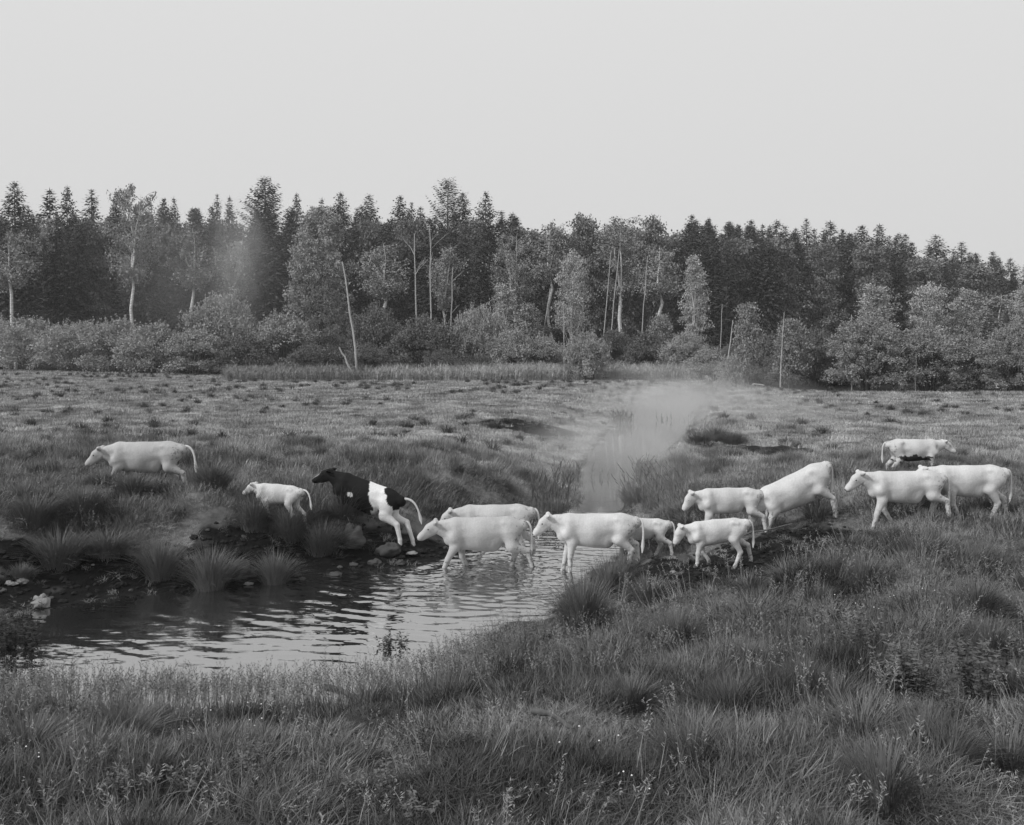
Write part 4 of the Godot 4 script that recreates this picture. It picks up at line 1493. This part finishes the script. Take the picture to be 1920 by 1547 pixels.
func build_cattle() -> void:
	var stride := [[-14, 8], [20, 0], [12, 0], [-16, 6]]
	var stride2 := [[22, 0], [-16, 14], [-14, 8], [16, 0]]
	cow("cream cow walking along the far bank, leftmost of the herd", ground(272, 926), 4, 0.98, {"legs": stride, "neck": -4, "face": -30, "tail": 0.3}, white(0.44))
	cow("small white calf trotting up the bank ahead of the black and white cow", ground(522, 950), -14, 0.68, {"legs": stride2, "neck": 6, "face": -25, "young": 1.0, "pitch": 4, "tail": 0.35}, white(0.57), "calf", "calf")
	# black and white: black forehand and thigh, a white belt over the hips, white legs
	var pied := func(p: Vector3) -> Color:
		var wave := 0.05 * sin(p.y * 9.0 + p.z * 6.0) + 0.09 * n_fine.get_noise_3dv(p * 2.2)
		if p.y < 0.62 and (p.x > 0.2 or p.y < 0.45): return g(0.7)
		if p.x > 0.2 + wave + (0.95 - p.y) * 0.1 and p.x < 0.66 + wave - (p.y - 1.0) * 0.3: return g(0.74)
		if Vector2((p.x + 0.33) / 0.12, (p.y - 1.02) / 0.07).length() < 1.0 + wave * 4.0: return g(0.6)
		if p.x < -1.2 and absf(p.z) < 0.05: return g(0.4)
		return g(0.016)
	cow("black cow with a white belt and white hind legs climbing the bank", ground(686, 1002), -14, 0.95, {"legs": [[35, 20], [10, 0], [-26, 10], [-6, 18]], "neck": 4, "face": -22, "pitch": 18, "tail": 0.5, "tail_tone": g(0.5)}, pied)
	cow("cream cow half hidden behind the wading grey one", ground(927, 1045), 3, 0.97, {"legs": stride2, "neck": -2, "face": -35, "tail": 0.1}, white(0.48))
	cow("greyish cream cow in mid stream with legs spread wide", ground(905, 1077), 3, 0.98, {"legs": [[-10, 16], [27, 0], [8, 0], [-24, 4]], "neck": 3, "face": -24, "tail": 0.12}, white(0.45))
	cow("large white cow stepping into the water with raised ears", ground(1117, 1070), -2, 0.96, {"legs": [[14, 0], [3, 0], [-12, 4], [3, 0]], "neck": 10, "face": -34, "tail": 0.05, "flick": 0.14}, white(0.58))
	cow("white calf whose head is hidden behind the large white cow", ground(1203, 1050), -6, 0.72, {"legs": [[12, 0], [-10, 8], [16, 0], [-14, 4]], "neck": 0, "face": -40, "young": 1.0}, white(0.57), "calf", "calf")
	cow("white calf walking over dark mud, in front of all others at the crossing", ground(1344, 1062), 3, 0.72, {"legs": [[-16, 18], [6, 0], [-18, 6], [14, 0]], "neck": 2, "face": -48, "young": 1.0, "pitch": -4, "tail": 0.12}, white(0.6), "calf", "calf")
	cow("young white heifer behind the calf on the mud", ground(1366, 1004), 2, 0.82, {"legs": stride, "neck": 0, "face": -45, "young": 0.7}, white(0.57), "calf", "calf")
	cow("white cow walking downhill with lowered head and raised rump", ground(1489, 990), 2, 0.96, {"legs": [[8, 0], [12, 0], [-22, 6], [-10, 10]], "neck": -22, "face": -42, "pitch": -25, "tail": 0.05}, white(0.58))
	cow("white cow with pricked ears leading the pair on the right bank", ground(1696, 985), 2, 0.87, {"legs": [[-12, 22], [20, 0], [4, 0], [-16, 4]], "neck": 12, "face": -30, "tail": 0.05}, white(0.58))
	cow("white cow with hidden head following close behind on the right bank", ground(1814, 972), 0, 0.87, {"legs": stride2, "neck": 8, "face": -35, "tail": 0.02}, white(0.59))
	var wet := white(0.57)  # white coat used outside the belly patch
	var patchy := func(p: Vector3) -> Color:  # coat with a ragged dark patch along the lower belly
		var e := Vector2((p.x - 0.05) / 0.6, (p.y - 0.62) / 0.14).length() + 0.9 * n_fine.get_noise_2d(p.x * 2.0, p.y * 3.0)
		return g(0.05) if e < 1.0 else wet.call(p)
	cow("white cow with a dark belly standing alone on the pasture, facing away from the rest", ground(1714, 894), 180, 0.9, {"legs": [[4, 0], [-5, 0], [6, 0], [-8, 0]], "neck": 8, "face": -26, "tail": 0.12}, patchy)

# ---------------------------------------------------------------- stones, single tussocks, sticks, flowers
func build_details() -> void:
	var shapes := [rock(1, 0.75), rock(2, 0.6), rock(3, 0.5), rock(4, 0.85), rock(5, 0.42)]
	var stones := [    # column, row of the foot, width in columns, height factor, pale?, label
		[76, 1135, 36, 0.9, 1, "pale rounded boulder at the water's edge on the left"],
		[42, 1094, 22, 0.8, 1, "pale flat stone left above the rounded boulder"],
		[24, 1097, 20, 0.6, 1, "smaller pale stone leaning against the flat one"],
		[17, 1040, 16, 0.6, 1, "small pale stone highest on the left shore"],
		[47, 1046, 16, 0.6, 1, "small pale stone above the grassy clod"],
		[231, 1056, 8, 0.9, 1, "tiny white pebble on the dark mud"],
		[75, 1052, 8, 0.9, 1, "tiny pale pebble near the grassy clod"],
		[174, 1076, 7, 0.9, 1, "tiny pebble lowest on the dark mud"],
		[283, 1037, 18, 0.5, 1, "narrow pale stone sticking out of the bank grass"],
		[338, 1040, 40, 1.0, 0, "dark round boulder in the grass above the mud"],
		[452, 1003, 46, 1.1, 0, "big dark boulder half sunk in the bank"],
		[425, 998, 16, 0.5, 1, "flat light stone touching the big dark boulder"],
		[462, 1018, 34, 0.4, 0, "flat grey slab below the big dark boulder"],
		[505, 1022, 28, 0.5, 0, "grey stone right of the flat slab"],
		[565, 1002, 26, 0.7, 1, "lone light stone on the mud in mid bank"],
		[662, 1020, 52, 1.1, 0, "largest dark boulder with a peaked top, under the black cow"],
		[730, 1040, 48, 0.9, 0, "dark low boulder right of the peaked one"],
		[703, 1058, 28, 0.8, 0, "angular stone at the waterline below the peaked boulder"],
		[750, 1058, 20, 0.6, 0, "small dark stone at the waterline near the wading cow"],
		[772, 1040, 22, 0.6, 1, "grey stone before the wading cow's head"],
		[628, 1079, 28, 0.4, 0, "flat wet stone in the shallows"],
		[566, 1087, 14, 0.7, 0, "small dark stone right of the round tussock"],
		[467, 1096, 18, 0.6, 1, "light stone between the two shore tussocks"],
		[470, 1080, 24, 0.7, 0, "grey stone behind the light one between the tussocks"],
		[1128, 1082, 54, 0.55, 0, "flat dark rock ledge on the near shore"],
		[1262, 1074, 14, 0.5, 1, "small pale stone on the mud under the calf"],
		[1286, 1055, 34, 0.9, 0, "rounded grey clod between the calf's legs"],
		[1340, 835, 16, 0.7, 1, "pale stone below the turf ledge"],
		[268, 1436, 26, 0.5, 1, "pale stone in the near grass on the left"],
		[845, 1428, 22, 0.5, 1, "pale stone in the middle of the near grass"],
		[1148, 1505, 24, 0.5, 1, "pale stone at the bottom of the frame"],
		[985, 1186, 80, 0.3, 0, "dark undercut clod at the near shore"],
	]
	for k in stones.size():
		var e = stones[k]
		var p := ground(e[0], e[1])
		var wide: float = e[2] / FOCAL * -p.z * 0.5
		var o := single("stone", shapes[k % 5], e[5], "stone", p, "stones on the banks")
		o.material_override = stone_material if e[4] else dark_stone_material
		o.scale = Vector3(wide, wide * e[3] * 1.2, wide)
		o.position.y += wide * e[3] * (0.25 if k < 28 else 0.75)
		o.rotation.y = rng.randf() * TAU
	# tussocks one can point to
	var tmesh := [hummock(900, 0.5, 0.62, 0.0042), hummock(800, 0.5, 0.55, 0.0045), hummock(700, 0.5, 0.5, 0.005)]
	var tm := []
	for t in tmesh: tm.append(t.mesh(grass_material))
	var sedge := material(0.15, 0.75, 0.06)
	var tus := [
		[394, 1104, 100, 72, "bushy pale tussock hanging over the water, left of two at the shore"],
		[514, 1094, 78, 66, "round dark tussock at the water, right of two at the shore"],
		[40, 1085, 50, 36, "grassy clod among the pale stones on the left shore"],
		[1092, 1176, 120, 92, "large round tussock at the near shore"],
		[1140, 1112, 80, 70, "tussock behind the flat rock ledge"],
		[1215, 1136, 92, 72, "dark tussock right of the rock ledge"],
		[1170, 1090, 60, 50, "upright tussock closest to the mud of the crossing"],
		[1010, 1215, 70, 60, "small tussock left of the large round one at the near shore"],
		[1270, 1215, 110, 90, "wide dark tussock below the crossing"],
		[1400, 1262, 90, 60, "low dark tussock in the middle of the right bank"],
		[1620, 1110, 120, 80, "broad dark tussock under the leading white cow"],
		[1830, 1150, 120, 80, "broad dark tussock near the right frame edge"],
		[1510, 1310, 80, 80, "small black tussock in the right foreground"],
		[1370, 1340, 110, 80, "dark tussock left of the small black one"],
		[1180, 1330, 120, 80, "dark tussock in the middle of the foreground"],
		[1850, 1240, 110, 80, "tussock among the herbs near the right frame edge"],
		[1900, 1330, 110, 100, "dark tussock cut by the right frame edge"],
		[1300, 1440, 180, 110, "big swept tussock in the right foreground"],
		[1660, 1520, 200, 120, "big swept tussock at the bottom right"],
		[330, 1330, 110, 80, "dark tussock left of the middle below the pool"],
		[540, 1310, 110, 66, "dark spreading tussock under the flowering stems"],
		[640, 985, 110, 56, "grassy hummock above the peaked boulder"],
		[110, 1000, 120, 70, "tall grassy hummock over the left mud"],
		[200, 1020, 100, 56, "dark hanging hummock at the upper edge of the mud"],
		[300, 1000, 90, 70, "grassy hummock left of the dark round boulder"],
		[60, 985, 110, 66, "tall hummock at the left frame edge above the mud"],
		[250, 1030, 90, 50, "hanging tussock in the middle of the mud edge"],
		[150, 1035, 100, 50, "hanging tussock over the left end of the mud"],
		[400, 1015, 90, 56, "tussock left of the big dark boulder"],
		[1312, 834, 60, 34, "shaggy tussock on the left end of the turf ledge"],
		[1342, 828, 64, 30, "shaggy tussock on top of the turf ledge"],
		[1376, 832, 60, 28, "shaggy tussock on the right end of the turf ledge"],
		[1190, 945, 70, 50, "dark tussock behind the large white cow"],
	]
	for k in tus.size():
		var e = tus[k]
		var p := ground(e[0], e[1])
		var o := single("grass_tussock", tm[k % 3], e[4], "grass tussock", p - Vector3(0, 0.03, 0), "tussocks on the banks")
		o.material_override = sedge
		var sc: float = -p.z / FOCAL
		o.scale = Vector3(e[2] * sc * 1.15, e[3] * sc / 0.55, e[2] * sc * 1.15)
		o.rotation.y = rng.randf() * TAU
	# tall growth in front of the animals on the far bank
	for e in [[522, 950, -0.5, 0.4, 0.8, "tall tussock before the forelegs of the trotting calf"], [522, 950, 0.35, 0.4, 0.8, "tall tussock before the hind legs of the trotting calf"], [522, 950, 1.1, 0.6, 0.6, "tussock between the calf and the black cow"], [686, 1002, -1.1, 0.2, 0.5, "tussock under the chest of the black cow"],
		[272, 926, -0.8, 0.6, 0.45, "tussock before the forelegs of the leftmost cow"], [272, 926, 0.5, 0.7, 0.5, "tussock before the hind legs of the leftmost cow"]]:
		var p := ground(e[0], e[1]) + Vector3(e[2], 0, e[3])
		p.y = height(p.x, p.z) - 0.03
		var o := single("grass_tussock", tm[rng.randi() % 3], e[5], "grass tussock", p, "tussocks on the banks")
		o.material_override = sedge
		o.scale = Vector3(1.3, e[4] / 0.5, 1.3)
	# reeds by the stream
	var rg := "reed clumps by the stream"
	var rc := [[1240, 955, 110, 78, 0.2, Vector3(-0.9, 0, 0), 0.5, "reeds leaning left with dark plumes beside the misty stream"], [1035, 958, 80, 84, 0.14, Vector3(0.1, 0, 0), 0.05, "dense upright sedge clump left of the stream behind the cattle"],
		[1165, 797, 50, 30, 0.2, Vector3(0, 0, 0), 0.0, "dark sedge clump where the stream narrows"], [1125, 910, 60, 40, 0.22, Vector3(0.2, 0, 0), 0.1, "sparse thin reeds standing in the channel behind the cattle"],
		[1215, 905, 50, 46, 0.2, Vector3(-0.3, 0, 0), 0.2, "loose reeds on the right lip of the misty channel"], [1062, 905, 50, 44, 0.2, Vector3(0.2, 0, 0), 0.0, "fine sedge on the left lip of the misty channel"], [1265, 800, 90, 34, 0.22, Vector3(0, 0, 0), 0.2, "misty reeds standing in the far bend of the stream"]]
	for e in rc:
		var p := ground(e[0], e[1])
		var sc: float = -p.z / FOCAL
		var m := reed(10 if e[7].begins_with("sparse") or e[7].begins_with("misty") else 80, e[2] * sc * 0.5, e[3] * sc, 0.012 * -p.z / 32.0, e[5], e[6])
		var o := single("reed_clump", m.mesh(material(e[4], 0.75, 0.3)), e[7], "reeds", p, rg)
		o.rotation.y = 0.0
	# herbs near the lens
	var lp := [[30, 1265, 130, 0.05, 26, 0.1, "dark broad leaved sapling at the left edge before the pool"], [738, 1262, 76, 0.06, 22, 0.075, "small dark leafy shrub at the near shore of the pool"], [1840, 1330, 130, 0.12, 26, 0.09, "patch of leafy nettles at the right frame edge"],
		[1700, 1310, 110, 0.14, 26, 0.08, "patch of pale leafy herbs right of the small black tussock"], [1590, 1250, 110, 0.16, 26, 0.06, "pale flowering herb patch on the right bank"]]
	for e in lp:
		var p := ground(e[0], e[1])
		var sc: float = -p.z / FOCAL
		var m := weed(e[4], e[2] * sc, e[5])
		single("leafy_plant", m.mesh(material(e[3], 0.6, 0.3)), e[6], "plant", p, "leafy plants in the grass")
	# sticks and logs
	var logs := [[640, 1330, 62, 12, 0.05, "short weathered log lying in the near grass"], [1035, 1385, 70, 14, 0.04, "thin weathered log in the middle foreground"], [1440, 1008, 84, -26, 0.022, "bare stick slanting down the mud behind the calf"],
		[1422, 728, 21, 1, 0.07, "small bright white plank on the grass beside the leaning alder"], [1036, 712, 60, 3, 0.1, "pale fallen branch before the reeds"], [1010, 700, 44, -10, 0.09, "dark fallen bough in the brush heap before the reeds"]]
	for e in logs:
		var p := ground(e[0], e[1])
		var sc: float = -p.z / FOCAL
		var half := Vector3(e[2] * 0.5 * sc, -e[3] * 0.5 * sc, 0.15)
		var m := MB.new()
		m.tube(bent(-half, half, e[4], 5), thin(e[4], e[4] * 0.6, 5), 8, g(1.0))
		single("fallen_log", m.mesh(birch_material if e[4] == 0.07 else bark_material), e[5], "log", p + Vector3(0, e[4] + absf(half.y) + (0.12 if e[1] > 1300 else (0.22 if e[4] == 0.07 else 0.0)), 0), "fallen wood")
	# white clover
	var head := SphereMesh.new()
	head.radius = 0.009
	head.height = 0.014
	head.radial_segments = 7
	head.rings = 4
	var petal := material(0.75, 0.8)
	petal.vertex_color_use_as_albedo = false
	for e in [[40, 1430, 1.0, 9, "patch of white clover at the left edge of the near grass"], [360, 1440, 1.0, 9, "patch of white clover left of the middle stone"], [470, 1345, 0.9, 7, "patch of white clover below the pool"], [1160, 1480, 0.7, 7, "patch of white clover by the lowest pale stone"], [1640, 1180, 1.2, 12, "patch of white flowers on the right bank"]]:
		var c := ground(e[0], e[1])
		var o := thing("clover_patch", e[4], "flowers", c, "clover in the grass")
		for k in e[3]:
			var off: Vector3 = flat_dir() * e[2] * sqrt(rng.randf())
			var f := part("flower_head", head, o, petal)
			f.position = Vector3(off.x, height(c.x + off.x, c.z + off.z) - c.y + r(0.22, 0.4), off.z)

# ---------------------------------------------------------------- mist over the water and before the wood
func build_mist() -> void:
	var banks := [    # column, row, distance, size in metres, density, wisps, label
		[1195, 850, 44.0, Vector3(9.0, 2.6, 26.0), 0.04, 20, "thin mist lying over the stream behind the cattle"],
		[1275, 768, 76.0, Vector3(13.0, 4.4, 46.0), 0.048, 24, "pale mist over the far bend of the stream"],
		[1080, 850, 43.0, Vector3(12.0, 1.8, 16.0), 0.012, 12, "faint mist spreading over the bank left of the stream"],
		[456, 480, 150.0, Vector3(8.0, 18.0, 9.0), 0.042, 20, "column of mist rising before the wood on the left"],
		[410, 520, 156.0, Vector3(30.0, 22.0, 12.0), 0.008, 16, "thin veil of mist round the rising column"],
		[120, 640, 150.0, Vector3(70.0, 8.0, 16.0), 0.002, 10, "faint ground mist before the left bush belt"],
	]
	for e in banks:
		var o := Node3D.new()
		o.name = numbered("mist")
		add_child(o)
		o.position = Vector3((e[0] - MID) / FOCAL * e[2], level(e[1], e[2]), -e[2])
		tag(o, e[6], "mist", "", "stuff")
		for k in e[5]:
			var f := FogVolume.new()
			f.name = "wisp"
			f.shape = RenderingServer.FOG_VOLUME_SHAPE_ELLIPSOID
			var q := r(0.3, 0.95)
			var size: Vector3 = e[3]
			f.size = size * q * Vector3(r(0.75, 1.3), r(0.75, 1.3), r(0.75, 1.3))
			var m := FogMaterial.new()
			m.density = e[4] * 2.4 / e[5]
			m.albedo = s(0.95)
			f.material = m
			o.add_child(f, true)
			f.position = Vector3(rng.randfn(), rng.randfn(), rng.randfn()) * 0.2 * size
			f.set_meta("kind", "stuff")
